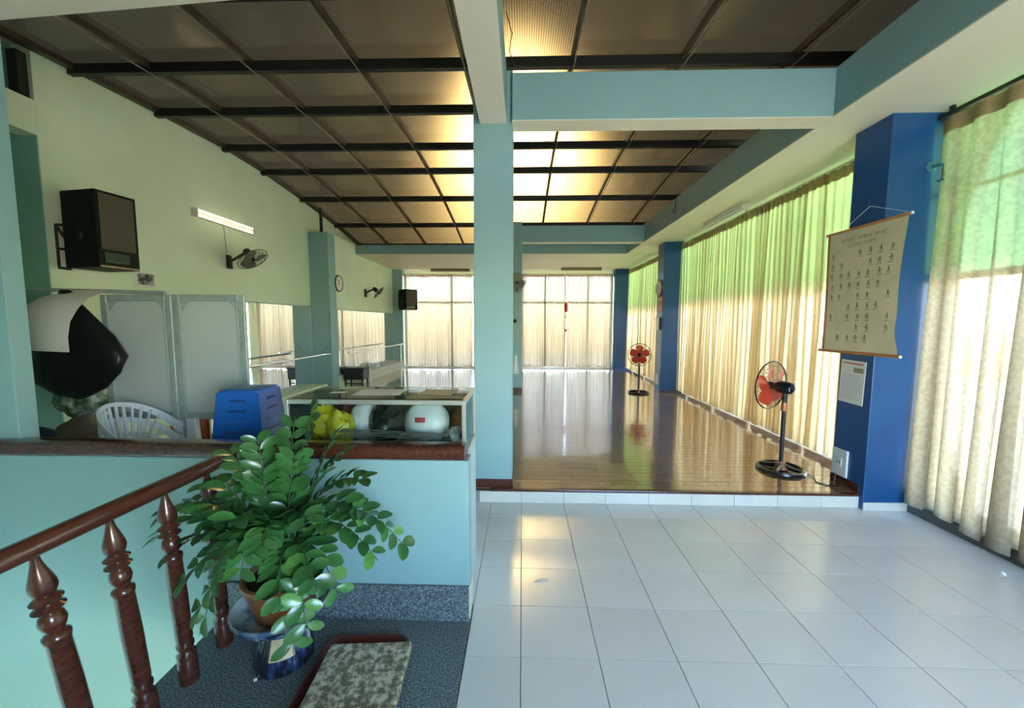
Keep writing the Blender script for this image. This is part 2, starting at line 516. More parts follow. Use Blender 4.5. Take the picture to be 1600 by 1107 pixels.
def window(n, axis, plane, a0, a1, zsplit, zt, mull, lab, upper, curbz, thick=.05, inner=()):
    """glazed wall along y (axis 'x' plane) or along x (axis 'y' plane)"""
    def bb(mb, u0, u1, z0, z1, t=thick):
        if axis == 'x':
            return mb.box(plane - t / 2, plane + t / 2, u0, u1, z0, z1)
        return mb.box(u0, u1, plane - t / 2, plane + t / 2, z0, z1)
    w = link('window_%d' % n, None)
    w['kind'] = 'structure'
    w['label'] = lab
    w['category'] = 'window'
    bb_ = part('frame', bb(bb(bb(bb(MB(), a0, a1, curbz, curbz + .06), a0, a1, zt - .06, zt), a0, a0 + .05, curbz, zt), a1 - .05, a1, curbz, zt), M_frame, w)
    part('transom', bb(MB(), a0, a1, zsplit - .03, zsplit + .03, thick * .9), M_frame, w)
    for z in inner:
        part('transom', bb(MB(), a0, a1, z - .012, z + .012, thick * .8), M_frame, w)
    cuts = [a0] + list(mull) + [a1]
    for q in mull:
        part('mullion', bb(MB(), q - .03, q + .03, curbz, zt, thick * .95), M_frame, w)
    for u0, u1 in zip(cuts[:-1], cuts[1:]):
        part('pane', bb(MB(), u0 + .02, u1 - .02, curbz + .05, zsplit - .02, .006), M_glass, w)
        part('pane', bb(MB(), u0 + .02, u1 - .02, zsplit + .02, zt - .05, .006), upper, w)
    return w
window(1, 'x', 3.72, -1.6, 3.5, 2.12, SOF, [-.3, 1.0, 2.25], 'near right window with green upper panes behind the beige curtain', M_green, .10, inner=(2.85,))
window(2, 'x', 3.72, 3.87, 8.72, 2.12, SOF, [5.1, 6.3, 7.5], 'right window with green upper panes behind the gold curtains', M_green, .10, inner=(2.95,))
window(3, 'x', 3.72, 9.12, 13.0, 2.12, SOF, [10.4, 11.7], 'far right window with green upper panes', M_green, .10)
window(4, 'y', 13.42, -4.10, -.35, 2.41, 3.36, [-2.47, -1.68], 'far window wall left of the middle column', M_glass, .16)
window(5, 'y', 13.42, -.02, 3.08, 2.41, 3.36, [.78, 1.48, 2.25], 'far window wall seen right of the middle column', M_glass, .16)
S('wall_far', MB().box(-4.85, 3.75, 13.36, 13.5, 3.36, SOF).box(-.35, -.02, 13.36, 13.5, 0, 3.4).box(-4.85, -4.1, 13.4, 13.5, 0, 3.5).box(3.08, 3.75, 13.4, 13.5, 0, 3.5), M_wall, 'wall strip around the far windows', 'wall')
S('trim_12', MB().box(-4.10, 3.08, 13.30, 13.5, STAGE - .1, .20), M_skirt, 'white sill below the far windows', 'sill')
S('trim_13', B(3.53, 3.78, -1.6, 3.5, -.05, .10), M_curb, 'dark grey curb under the near right window', 'curb', .004)
S('trim_14', B(3.60, 3.78, 3.87, 13.0, STAGE - .1, .136), M_skirt, 'curb under the gold curtained windows, whitened to stand for sky light', 'curb', .004)  # white colour stands in for sky light on the floor below the hems

# ---- ground outside, a storey below
M_ground = mat('pale_concrete_ground', (.33, .32, .29), .8, var=.15, scale=.3)
S('ground_outside', B(-40, 40, -30, 60, -3.2, -3.0), M_ground, 'pale concrete ground outside the windows', 'ground')

# ---- arched polycarbonate roof on steel purlins
PROF = [(-1.7, 3.95), (-.2, 4.10), (1.1, 4.21), (2.2, 4.295), (3.2, 4.37), (4.197, 4.44), (5.17, 4.505), (6.31, 4.555), (7.23, 4.53), (8.47, 4.425), (9.98, 4.245), (11.4, 4.02), (12.6, 3.80), (13.8, 3.56)]
def roof_z(y):
    for (a, za), (b, zb) in zip(PROF[:-1], PROF[1:]):
        if y <= b:
            return za + (zb - za) * (y - a) / (b - a)
    return PROF[-1][1]
BAT = [-5.45, -3.95, -2.84, -1.73, -.62, .50, 1.61, 2.72, 3.85]
roof = link('ceiling_roof', None)
roof['kind'] = 'structure'
roof['label'] = 'arched bronze polycarbonate roof on black steel purlins'
roof['category'] = 'roof'
for (ya, za), (yb, zb) in zip(PROF[:-1], PROF[1:]):
    for xa, xb in zip(BAT[:-1], BAT[1:]):
        ny = 2
        m = MB()
        m.grid(lambda u, v: (xb + (xa - xb) * u - (xa + xb) / 2, ya + (yb - ya) * v, za + (zb - za) * v + .012), 1, 1)
        part('panel', m, M_sheet, roof, loc=((xa + xb) / 2, 0, 0), recalc=False)
for (ya, za) in PROF[1:]:
    part('purlin', B(-4.84, 3.75, ya - .03, ya + .03, za - .105, za - .005), M_steel, roof)
for xa in BAT[:-1]:
    xx = xa if xa > -5 else -4.80
    wv = .017 if xa > -5 else .045
    m = MB()
    for (ya, za), (yb, zb) in zip(PROF[:-1], PROF[1:]):
        m.hexa([(xx - wv, ya, za - .05), (xx + wv, ya, za - .05), (xx + wv, yb, zb - .05), (xx - wv, yb, zb - .05)],
               [(xx - wv, ya, za + .01), (xx + wv, ya, za + .01), (xx + wv, yb, zb + .01), (xx - wv, yb, zb + .01)])
    b_ = part('batten', m, M_batten, roof)
    if xa > -5:
        m = MB()
        for (ya, za), (yb, zb) in zip(PROF[:-1], PROF[1:]):
            m.hexa([(xx + wv - .008, ya, za - .116), (xx + wv, ya, za - .116), (xx + wv, yb, zb - .116), (xx + wv - .008, yb, zb - .116)],
                   [(xx + wv - .008, ya, za - .106), (xx + wv, ya, za - .106), (xx + wv, yb, zb - .106), (xx + wv - .008, yb, zb - .106)])
        part('flashing_strip', m, mat('dull_tan_metal', (.30, .25, .18), .5, .3), b_)
part('post', B(-4.60, -4.55, 8.78, 8.83, 3.74, 4.30), M_steel, roof)
part('post', B(-4.98, -4.88, 3.78, 3.86, 3.9, 4.33), M_steel, roof)
S('wall_leak_block', MB().box(3.76, 3.9, -1.6, 13.5, SOF + .2, 4.5).box(-5.0, 3.9, 13.5, 13.6, SOF, 3.62), M_batten, 'dark boarding added to block light leaks at the roof edge', 'wall')  # added to stop sun and sky leaking in beside the roof

# ---- half wall, stair landing
pw = MB().box(-3.3, -.30, 2.09, 2.21, -2.8, .94)
S('wall_half', pw, M_teal, 'low light blue half wall at the stairs', 'wall', .004)
S('column_stair', B(-3.6, -2.93, 2.115, 2.21, .94, 3.5), M_teal, 'light blue pier at the left edge above the half wall', 'column', .004)
S('floor_landing', B(-1.735, -.292, -1.6, 2.09, -.16, 0), M_granite, 'dark grey granite stair landing', 'floor', .004)
S('baseboard_half_wall', B(-1.735, -.30, 2.066, 2.09, 0, .205), M_granite, 'granite skirting along the half wall', 'skirting', .003)
et = S('trim_15', B(-.30, -.294, 2.092, 2.208, .0, .2), M_skirt, 'white tile strip on the end of the half wall', 'skirting')
cap = MB()
def cap_fn(u, v):
    a = 2 * PI * v
    return (-3.3 + 2.985 * u, 2.105 + .068 * math.copysign(abs(math.cos(a)) ** .6, math.cos(a)), .992 + .043 * math.copysign(abs(math.sin(a)) ** .6, math.sin(a)))
cap.grid(cap_fn, 1, 24)
n0 = len(cap.v)
cap.add([cap_fn(1, j / 24) for j in range(24)], [tuple(range(24))])
cap.add([cap_fn(0, j / 24) for j in range(24)], [tuple(range(24))[::-1]])
tag(part('rail_cap', cap, M_nosing, None, True), 'wide dark red wooden rail capping the half wall', 'rail')
st = MB()
for k in range(10):
    st.box(-3.2, -1.74, 1.1 - .28 * (k + 1), 1.1 - .28 * k, -2.8, -2.6 + .17 * k)
S('stair_flight', st, M_granite, 'granite steps down in the stairwell', 'stairs')
# ================================================================== THINGS
# ---- stair handrail with turned balusters
hr = thing('stair_handrail', 'dark red wooden stair handrail on four turned balusters', 'handrail', (-1.585, 1.3, 0))
part('rail', MB().tube([(0, y, .985) for y in (-1.2, -.6, 0, .4, .80)], .036, 16), M_nosing, hr, True)
BPROF = [(.038, 0), (.040, .02), (.039, .125), (.035, .135), (.040, .150), (.031, .165), (.028, .175), (.035, .190), (.035, .205), (.029, .215), (.033, .235), (.0345, .45), (.032, .630), (.036, .645), (.036, .658), (.022, .670), (.031, .690), (.036, .712), (.031, .735), (.020, .748), (.031, .754), (.042, .764), (.031, .774), (.027, .780), (.031, .786), (.041, .796), (.030, .806), (.022, .812), (.031, .824), (.0355, .842), (.034, .860), (.026, .890), (.018, .918), (.013, .940), (.011, .962)]
bal = MB().lathe(BPROF, 20).mesh('baluster', M_nosing, True, sharp=.9)
for yy, ln in ((1.150, .125), (1.378, .095), (1.605, .065), (1.835, .05)):
    link('baluster', bal, hr, (0, yy + .95 * math.sin(ln) - 1.3, 0), (ln, 0, 0))

# ---- potted plant on its ceramic stand
M_terra = mat('glazed_terracotta', (.25, .085, .03), .3, stops=[(.3, (.15, .05, .02)), (.7, (.34, .13, .045))], scale=7)
M_soil = mat('dark_soil', (.03, .022, .014), .95, var=.4, scale=40, bump=.6)
M_bluew = mat('blue_white_ceramic', (.1, .16, .3), .18, stops=[(.40, (.02, .03, .10)), (.5, (.06, .12, .32)), (.58, (.50, .56, .60))], scale=11, coat=.5)
M_dish = mat('pale_ceramic', (.38, .45, .46), .2, stops=[(.42, (.10, .16, .28)), (.55, (.42, .48, .48))], scale=9, coat=.5)
M_marble = mat('dark_marbled_ceramic', (.02, .025, .05), .2, stops=[(.5, (.010, .013, .025)), (.60, (.03, .05, .14)), (.70, (.45, .50, .52))], scale=10, aniso=(1.6, 1.6, .5), coat=.4)
M_tan = mat('tan_stone_patch', (.50, .40, .24), .5, var=.2, scale=20)
PX, PY = -1.205, 1.80
ps = thing('plant_stand', 'marbled dark blue ceramic stand with a shallow dish under the plant', 'plant stand', (PX, PY, 0))
part('pedestal', MB().lathe([(.120, 0), (.136, .015), (.138, .04), (.130, .09), (.112, .14), (.096, .18), (.090, .215), (.11, .235)], 28), M_marble, ps, True)
part('dish', MB().lathe([(.10, .235), (.14, .238), (.195, .262), (.218, .298), (.224, .318), (.216, .320), (.205, .300), (.185, .276), (.10, .262), (.02, .262)], 32), M_dish, ps, True, label='pale dish with blue panels')
pan = MB()
for k in range(9):
    a0, a1 = 2 * PI * k / 9 + .08, 2 * PI * (k + 1) / 9 - .08
    pan.grid(lambda u, v: ((.2015 + .020 * v) * math.cos(a0 + (a1 - a0) * u), (.2015 + .020 * v) * math.sin(a0 + (a1 - a0) * u), .267 + .030 * v), 5, 1)
part('dish_panel', pan, M_bluew, ps, True)
part('patch', MB().grid(lambda u, v: ((.101 + .036 * (1 - v)) * math.sin(.05 + .85 * u), -(.101 + .036 * (1 - v)) * math.cos(.05 + .85 * u), .100 + .085 * v), 8, 4), M_tan, ps, True, label='tan unglazed patch')

pl = thing('potted_plant', 'bushy green plant with glossy oval leaflets in a terracotta pot', 'plant', (PX, PY, .262))
part('pot', MB().lathe([(.115, 0), (.12, .01), (.148, .13), (.158, .175), (.170, .180), (.172, .205), (.160, .210), (.150, .200), (.145, .18), (.02, .178)], 32), M_terra, pl, True)
part('soil', MB().lathe([(.150, .168), (.145, .186), (.08, .195), (.01, .197)], 24), M_soil, pl, True)
M_leafs = [mat('leaf_green_%d' % i, c, .28, var=.25, scale=14, coat=.15, rnd=.25) for i, c in enumerate([(.030, .115, .030), (.045, .16, .04), (.085, .23, .05)])]
M_stem = mat('leaf_stem', (.04, .09, .025), .5)
def leaf_mesh(m, w=.5):
    L = MB()
    def fn(u, v):
        s = (u - .5) * 2
        wd = w * .5 * max(0, 1 - (2 * v - 1) ** 2) ** .62 + .012
        return (s * wd, v, .10 * abs(s) * math.sin(PI * v) - .12 * v * v)
    L.grid(fn, 2, 6)
    return L.mesh('leaf', m, True, recalc=False)
leafm = [leaf_mesh(m, w) for m in M_leafs for w in (.46, .58)]
# stem tips: x, y offset from the pot axis and height above the pot base, with a droop
TIPS = [(.17, .10, 1.10, .05, 10), (-.13, .06, .93, .12, 8), (-.25, .02, .86, .20, 7), (-.40, .02, .68, .34, 7), (-.60, .0, .52, .44, 8), (-.68, .02, .38, .42, 7), (-.42, -.16, .42, .36, 7),
        (-.24, -.22, .10, .55, 7), (.34, .04, .86, .22, 8), (.44, .02, .72, .36, 9), (.66, -.04, .40, .58, 12), (.54, -.12, .40, .48, 9), (.40, -.20, .26, .48, 8), (.28, -.26, .12, .50, 8),
        (.24, -.30, .06, .52, 7), (.10, -.26, .54, .35, 8), (-.02, -.26, .66, .25, 8), (-.10, -.30, .46, .35, 8), (-.26, -.22, .16, .45, 7), (.26, .12, .95, .1, 8), (.02, .14, 1.0, .05, 8), (.02, -.30, .42, .45, 8),
        (.24, -.16, .60, .3, 8), (-.28, -.12, .64, .25, 8), (.10, .0, .86, .1, 8), (-.06, -.02, .76, .1, 8), (.30, -.06, .54, .40, 8), (.20, -.32, .30, .42, 7), (-.30, -.24, .32, .40, 7), (.34, -.28, .36, .40, 7), (.46, -.04, .56, .42, 8)]
rl = random.Random(11)
leaves = []
for si, (tx, ty, tz, droop, npair) in enumerate(TIPS):
    base = Vector((tx * .12 + rl.uniform(-.03, .03), ty * .12 + rl.uniform(-.03, .03), .19))
    tip = Vector((tx, ty, tz - .05))
    mid = (base + tip) / 2 + Vector((-(tx) * .12, -ty * .12, droop * .9 + .03))
    def bez(t):
        return base * (1 - t) ** 2 + mid * 2 * t * (1 - t) + tip * t * t
    def dbez(t):
        return ((mid - base) * (1 - t) + (tip - mid) * t).normalized()
    stem = part('stem', MB().tube([bez(t / 9) for t in range(10)], .004, 6, radii=[.0062 - .0045 * t / 9 for t in range(10)]), M_stem, pl, True)
    side0 = dbez(.6).cross(Vector((0, 0, 1)))
    if side0.length < .15:
        side0 = Vector((1, .2, 0))
    side0.normalize()
    for k in range(npair):
        t = .30 + .68 * (k + .5) / npair
        p, d = bez(t), dbez(t)
        side = (side0 - d * side0.dot(d)).normalized()
        nrm = side.cross(d).normalized()
        if nrm.z < 0:
            nrm = -nrm
        for sg in (-1, 1):
            ln = rl.uniform(.082, .112) * (1 - .28 * abs(t - .62))
            ax = (side * sg * rl.uniform(.75, 1.0) + d * rl.uniform(.35, .7) + nrm * rl.uniform(-.15, .35)).normalized()
            n2 = (nrm + Vector((rl.uniform(-.35, .35), rl.uniform(-.5, .15), rl.uniform(-.1, .3))))
            xx = ax.cross(n2).normalized()
            zz = xx.cross(ax)
            M = Matrix(((xx.x, ax.x, zz.x), (xx.y, ax.y, zz.y), (xx.z, ax.z, zz.z)))
            r_ = rl.random()
            me = leafm[(0 if r_ < .42 else 2 if r_ < .85 else 4) + rl.randint(0, 1)]
            leaves.append((p + ax * .004, M, ln, me, stem))
# the nearest 300 leaves are parts of their stems, the hidden rest is one part
leaves.sort(key=lambda q: q[0].y - .25 * abs(q[0].x))
restl = MB()
for n, (p, M, ln, me, stem) in enumerate(leaves):
    if n < 300:
        lf = link('leaf', me, stem, p)
        lf.rotation_euler = M.to_euler()
        lf.scale = (ln, ln, ln)
    else:
        restl.add([M @ (v.co * ln) + p for v in me.vertices], [tuple(f.vertices) for f in me.polygons])
if restl.v:
    o = part('leaf', restl, M_leafs[1], pl, True, recalc=False, sharp=None)
    o['kind'] = 'stuff'

# ---- tray and speckled slab on the landing, pen
M_tray = mat('dark_red_plastic', (.14, .022, .022), .35, var=.15)
M_slab = mat('mottled_beige_stone', (.3, .27, .2), .55, stops=[(.40, (.15, .125, .075)), (.5, (.32, .28, .19)), (.6, (.62, .57, .44))], scale=34, bump=.15, bscale=30)
def rrect(x0, x1, y0, y1, r, n=6):
    pts = []
    for cx, cy, a in ((x1 - r, y1 - r, 0), (x0 + r, y1 - r, PI / 2), (x0 + r, y0 + r, PI), (x1 - r, y0 + r, 1.5 * PI)):
        for k in range(n + 1):
            pts.append((cx + r * math.cos(a + k * PI / 2 / n), cy + r * math.sin(a + k * PI / 2 / n)))
    return pts
def rr_lathe(rings):
    """rings: list of (x0,x1,y0,y1,r,z)"""
    m = MB()
    n = None
    vs = []
    for (x0, x1, y0, y1, r, z) in rings:
        p = rrect(x0, x1, y0, y1, r)
        n = len(p)
        vs += [(a, b, z) for a, b in p]
    fs = []
    for i in range(len(rings) - 1):
        for k in range(n):
            k2 = (k + 1) % n
            fs.append((i * n + k, i * n + k2, (i + 1) * n + k2, (i + 1) * n + k))
    fs.append(tuple(range(n))[::-1])
    fs.append(tuple((len(rings) - 1) * n + k for k in range(n)))
    return m.add(vs, fs)
o = part('serving_tray', rr_lathe([(-.19, .19, -.30, .30, .05, 0), (-.215, .215, -.325, .325, .06, .038), (-.205, .205, -.315, .315, .055, .038), (-.185, .185, -.295, .295, .045, .010)]), M_tray, None, True, loc=(-.80, 1.595, 0), rot=(0, 0, .03))
tag(o, 'dark red plastic tray on the granite landing under the stone slab', 'tray')
o = part('stone_slab', rr_lathe([(-.200, .200, -.315, .315, .012, 0), (-.205, .205, -.32, .32, .015, .006), (-.205, .205, -.32, .32, .015, .034), (-.198, .198, -.313, .313, .012, .040)]), M_slab, None, True, loc=(-.742, 1.505, .0385), rot=(0, 0, .07))
tag(o, 'thick mottled beige stone slab lying on the dark red tray', 'slab')
pn = thing('ballpoint_pen', 'small black and silver pen on the granite beside the plant stand', 'pen', (-1.245, 1.685, 0), .5)
part('barrel', MB().cyl((-.02, 0, .007), (.045, 0, .007), .006, 10), M_blackg, pn, True)
part('clip', B(-.015, .03, -.003, .003, .0135, .0165), M_chrome, pn)
part('cap', MB().cyl((-.035, 0, .007), (-.02, 0, .007), .0065, 10), M_white, pn, True)
o = part('paper_scrap', MB().add([(-.05, -.012, .002), (-.01, -.003, .006), (.05, .004, .003), (.048, .022, .004), (.0, .016, .008), (-.045, .0, .003), (-.05, -.012, .001), (-.01, -.003, .001), (.05, .004, .001), (.048, .022, .001), (.0, .016, .001), (-.045, .0, .001)], [(0, 1, 4, 5), (1, 2, 3, 4), (11, 10, 7, 6), (10, 9, 8, 7), (0, 5, 11, 6), (5, 4, 10, 11), (4, 3, 9, 10), (3, 2, 8, 9), (2, 1, 7, 8), (1, 0, 6, 7)]), M_paper, None, loc=(.13, 2.42, 0))
tag(o, 'small white paper scrap on the tiled floor', 'paper')

# ---- glass showcase and what it holds
SX0, SX1, SY0, SY1, SZ0, SZ1 = -1.43, -.335, 2.235, 2.715, .895, 1.252
sh = thing('glass_showcase', 'aluminium framed glass showcase full of bags behind the half wall', 'showcase', (SX0, SY0, 0))
W, D = SX1 - SX0, SY1 - SY0
def post(x0, y0, z0=SZ0, z1=SZ1, s=.024):
    return B(x0, x0 + s, y0, y0 + s, z0, z1)
for (x, y) in ((0, 0), (W - .024, 0), (0, D - .024), (W - .024, D - .024)):
    part('corner_post', post(x, y), M_alu, sh, bevel=.003, seg=1)
for z in (SZ0, SZ1 - .028):
    for y in (0, D - .024):
        part('rail', B(.024, W - .024, y, y + .024, z, z + .028), M_alu, sh, bevel=.003, seg=1)
    for x in (0, W - .024):
        part('rail', B(x, x + .024, .024, D - .024, z, z + .028), M_alu, sh, bevel=.003, seg=1)
part('front_pane', B(.024, W - .024, .008, .013, SZ0 + .028, SZ1 - .028), M_case, sh)
part('back_panel', B(.024, W - .024, D - .013, D - .008, SZ0 + .028, SZ1 - .028), mat('dull_brown_board', (.16, .12, .085), .5, var=.2), sh)
part('side_pane', B(.008, .013, .024, D - .024, SZ0 + .028, SZ1 - .028), M_case, sh)
part('side_pane', B(W - .013, W - .008, .024, D - .024, SZ0 + .028, SZ1 - .028), M_case, sh)
part('top_pane', B(.02, W - .02, .02, D - .02, SZ1 - .003, SZ1 + .004), M_case, sh)
part('base_cabinet', MB().box(0, W, 0, D, 0, SZ0), mat('pale_blue_laminate', (.45, .58, .62), .5), sh, bevel=.003, seg=1)
part('label', B(W + .0005, W + .003, .06, .18, .42, .62), mat('dark_blue_sticker', (.02, .05, .22), .4), sh)
M_yel = mat('yellow_plastic_bag', (.62, .55, .02), .3, var=.35, scale=9, bump=.4, bscale=14)
M_wbag = mat('white_plastic_bag', (.66, .68, .74), .35, var=.08, scale=8, bump=.3, bscale=10)
M_bbag = mat('black_plastic_bag', (.008, .010, .010), .3, var=.3, scale=9, bump=.8, bscale=9, spec=.3)
M_gbag = mat('grey_clear_plastic', (.35, .37, .38), .2, stops=[(.4, (.10, .10, .10)), (.6, (.55, .57, .58))], scale=16, bump=.4, bscale=20)
M_red = mat('dull_red_cloth', (.22, .05, .04), .7, var=.2)
M_orange = mat('orange_cloth', (.55, .16, .06), .6, var=.2, scale=10)
zb = SZ0 + .03
def bag(name, lab, c, r, m, seed, cr=.06, knot=None, grp=None):
    t = thing(name, lab, 'bag', (c[0], c[1], c[2] - r[2]), 0, grp)
    part('body', MB().blob((0, 0, r[2]), r, 22, 14, cr, seed), m, t, True, recalc=False)
    if knot:
        k = MB().lathe([(knot * .25, 0), (knot * .18, knot * .25), (knot * .5, knot * .7), (knot * .75, knot)], 9, (0, 0, r[2] * 1.9))
        part('knot', k, m, t, True)
    return t
GB = 'bags in the showcase'
bag('plastic_bag', 'yellow crumpled plastic bag at the left end of the showcase', (-1.285, 2.41, zb + .128), (.10, .10, .128), M_yel, 3, .09, .05, GB)
bag('plastic_bag', 'yellow plastic bag beside the small white bag in the showcase', (-1.15, 2.35, zb + .115), (.085, .07, .115), M_yel, 5, .12, None, GB)
bag('plastic_bag', 'small white bag between the yellow and the black bag', (-1.045, 2.48, zb + .145), (.085, .10, .145), M_wbag, 8, .06, None, GB)
bag('plastic_bag', 'shiny black plastic bag in the middle of the showcase', (-.875, 2.43, zb + .138), (.105, .12, .138), M_bbag, 9, .06, .04, GB)
tb = bag('plastic_bag', 'large white bag with a red mark in the showcase', (-.625, 2.46, zb + .142), (.148, .12, .142), M_wbag, 12, .035, None, GB)
part('red_mark', MB().grid(lambda u, v: (-.045 + .065 * u, -.122 + .02 * (u - .5) ** 2, .165 + .032 * v), 4, 1), mat('red_print', (.45, .02, .05), .5), tb, recalc=False)
bag('plastic_bag', 'grey clear plastic bag at the right end of the showcase', (-.425, 2.34, zb + .07), (.05, .07, .07), M_gbag, 15, .12, None, GB)
o = part('cloth_bundle', MB().blob((0, 0, .10), (.055, .10, .10), 18, 10, .08, 21), M_orange, None, True, loc=(-.42, 2.56, zb + .02), recalc=False)
tag(o, 'orange cloth bundle at the right end of the showcase', 'cloth')
o = part('cloth_bundle', MB().blob((0, 0, .11), (.07, .06, .11), 18, 10, .08, 22), M_red, None, True, loc=(-1.20, 2.58, zb + .02), recalc=False)
tag(o, 'dull red cloth bundle behind the yellow bags', 'cloth')
rr = random.Random(5)
for k in range(9):
    xa, xb = rr.uniform(-1.24, -1.10), rr.uniform(-.55, -.40)
    o = part('metal_rod', MB().cyl((xa, 2.262 + .004 * k, zb + .05 + rr.uniform(0, .09)), (xb, 2.262 + .004 * k, zb + .05 + rr.uniform(0, .07)), .0034, 6), mat('grey_metal_rod', (.35, .37, .33), .35, .6), None, True)
    tag(o, 'thin grey metal rod lying along the showcase front', 'rod', 'thin rods in the showcase')
for k, (x0, y0, w, d, a, lab) in enumerate([(-1.20, 2.45, .10, .05, .1, 'small white paper on the left of the showcase top'), (-.93, 2.47, .30, .20, .05, 'large pale paper sheet on the showcase top'), (-.55, 2.48, .22, .18, -.1, 'tan paper sheet on the right of the showcase top')]):
    o = part('paper_sheet', B(-w / 2, w / 2, -d / 2, d / 2, 0, .0015), M_paper if k < 2 else mat('tan_paper', (.50, .40, .26), .6), None, loc=(x0, y0, SZ1 + .005), rot=(0, 0, a))
    tag(o, lab, 'paper')

# ---- stack of blue stools
M_bplast = mat('blue_plastic', (.006, .10, .42), .35, var=.08, scale=5)
M_bdark = mat('deep_blue_plastic', (.006, .045, .20), .5)
def stool(loc, rzz, label):
    t = thing('plastic_stool', label, 'stool', loc, rzz, 'nested blue stools')
    h, a, b = .46, .135, .175
    part('seat', rr_lathe([(-a - .004, a + .004, -a - .004, a + .004, .035, h - .025), (-a, a, -a, a, .035, h - .006), (-a + .012, a - .012, -a + .012, a - .012, .03, h)]), M_bplast, t, True)
    def face(k):
        m = MB()
        q = rz(k * PI / 2)
        def P(x, z, e=0):
            w = a + (b - a) * (1 - z / h)
            return q @ Vector((x * w / a, -w - e, z))
        m.add([P(-a, 0), P(a, 0), P(a, h - .02), P(-a, h - .02), P(-a, 0, -.006), P(a, 0, -.006), P(a, h - .02, -.006), P(-a, h - .02, -.006)], [(0, 1, 2, 3), (7, 6, 5, 4), (0, 3, 7, 4), (1, 5, 6, 2), (0, 4, 5, 1), (3, 2, 6, 7)])
        f = part('side_panel', m, M_bplast, t)
        for i, z in enumerate((.385, .315, .245, .175, .105)):
            wd = .055 + .008 * i
            s = MB().add([P(-wd, z - .006, .001), P(wd, z - .006, .001), P(wd - .01, z + .010, .001), P(-wd + .01, z + .010, .001), P(-wd, z - .006, .007), P(wd, z - .006, .007), P(wd - .01, z + .004, .004), P(-wd + .01, z + .004, .004)], [(0, 1, 5, 4), (4, 5, 6, 7), (7, 6, 2, 3), (1, 2, 6, 5), (0, 4, 7, 3)])
            part('slot', s, M_bdark if i in (0, 1, 3) else M_bplast, f)
    for k in range(4):
        face(k)
    for k in range(5):
        part('seat_hole', B(.02 + k * .022, .03 + k * .022, -.07, .06, h + .0002, h + .0012), M_bdark, t)
    return t
SR = .10
ns = 10
for k in range(ns):
    stool((-1.945, 2.66, .793 - .088 * (ns - 1 - k)), SR, 'blue plastic stool on top of the stack beside the showcase' if k == ns - 1 else 'blue plastic stool nested lower in the stack beside the showcase')

# ---- stack of white plastic chairs
M_cw = mat('white_chair_plastic', (.66, .70, .76), .4, var=.04)
def chair(loc, rzz, label):
    t = thing('plastic_chair', label, 'chair', loc, rzz, 'stacked white plastic chairs')
    def rail(u, inner=0):
        a = PI * (u - .5) * 1.12
        x = math.sin(a) * (.275 - inner)
        y = -math.cos(a) * (.26 - inner) + .02
        c = max(0, math.cos(a))
        return x, y, .63 + .22 * c ** .8
    seat = MB().grid(lambda u, v: (-.21 + .42 * u, -.2 + .42 * v, .425 + .02 * (2 * u - 1) ** 2 - .012 * math.sin(PI * v)), 6, 6)
    seat.grid(lambda u, v: (-.21 + .42 * u, -.2 + .42 * v, .410 + .02 * (2 * u - 1) ** 2 - .012 * math.sin(PI * v)), 6, 6)
    part('seat', seat, M_cw, t, True)
    m = MB()
    def band(u, v):
        s = 4 * v
        x, y, z = rail(u)
        h = .03 + .07 * abs(2 * u - 1) ** 1.5
        k = [(0, 0), (.012, 0), (.012, -h), (0, -h), (0, 0)][int(round(s))]
        r = math.hypot(x, y - .02) or 1
        return (x + k[0] * x / r, y + k[0] * (y - .02) / r, z + k[1])
    m.grid(band, 28, 4)
    part('backrest', m, M_cw, t, True, sharp=.7)
    for k in range(12):
        u = .17 + .06 * k
        x, y, z = rail(u, .004)
        part('slat', MB().add([(x - .011, y, z - .025), (x + .011, y, z - .025), (x * .75 + .011, -.19, .43), (x * .75 - .011, -.19, .43), (x - .011, y + .008, z - .025), (x + .011, y + .008, z - .025), (x * .75 + .011, -.182, .43), (x * .75 - .011, -.182, .43)], [(0, 1, 2, 3), (7, 6, 5, 4), (0, 3, 7, 4), (1, 5, 6, 2), (0, 4, 5, 1), (3, 2, 6, 7)]), M_cw, t)
    for sx in (-1, 1):
        part('leg', MB().hexa([(sx * .245 - .025, .2, 0), (sx * .245 + .025, .2, 0), (sx * .245 + .025, .24, 0), (sx * .245 - .025, .24, 0)], [(sx * .235 - .03, .14, .66), (sx * .235 + .03, .14, .66), (sx * .235 + .03, .21, .66), (sx * .235 - .03, .21, .66)]), M_cw, t, bevel=.006, seg=1)
        part('leg', MB().hexa([(sx * .225 - .025, -.27, 0), (sx * .225 + .025, -.27, 0), (sx * .225 + .025, -.23, 0), (sx * .225 - .025, -.23, 0)], [(sx * .19 - .03, -.20, .43), (sx * .19 + .03, -.20, .43), (sx * .19 + .03, -.14, .43), (sx * .19 - .03, -.14, .43)]), M_cw, t, bevel=.006, seg=1)
    return t
for k, lab in enumerate(('white plastic chair at the bottom of the stack behind the half wall', 'white plastic chair in the middle of the stack behind the half wall', 'white plastic chair on top of the stack behind the half wall')):
    chair((-2.92, 2.86, .12 * k), -1.4, lab)

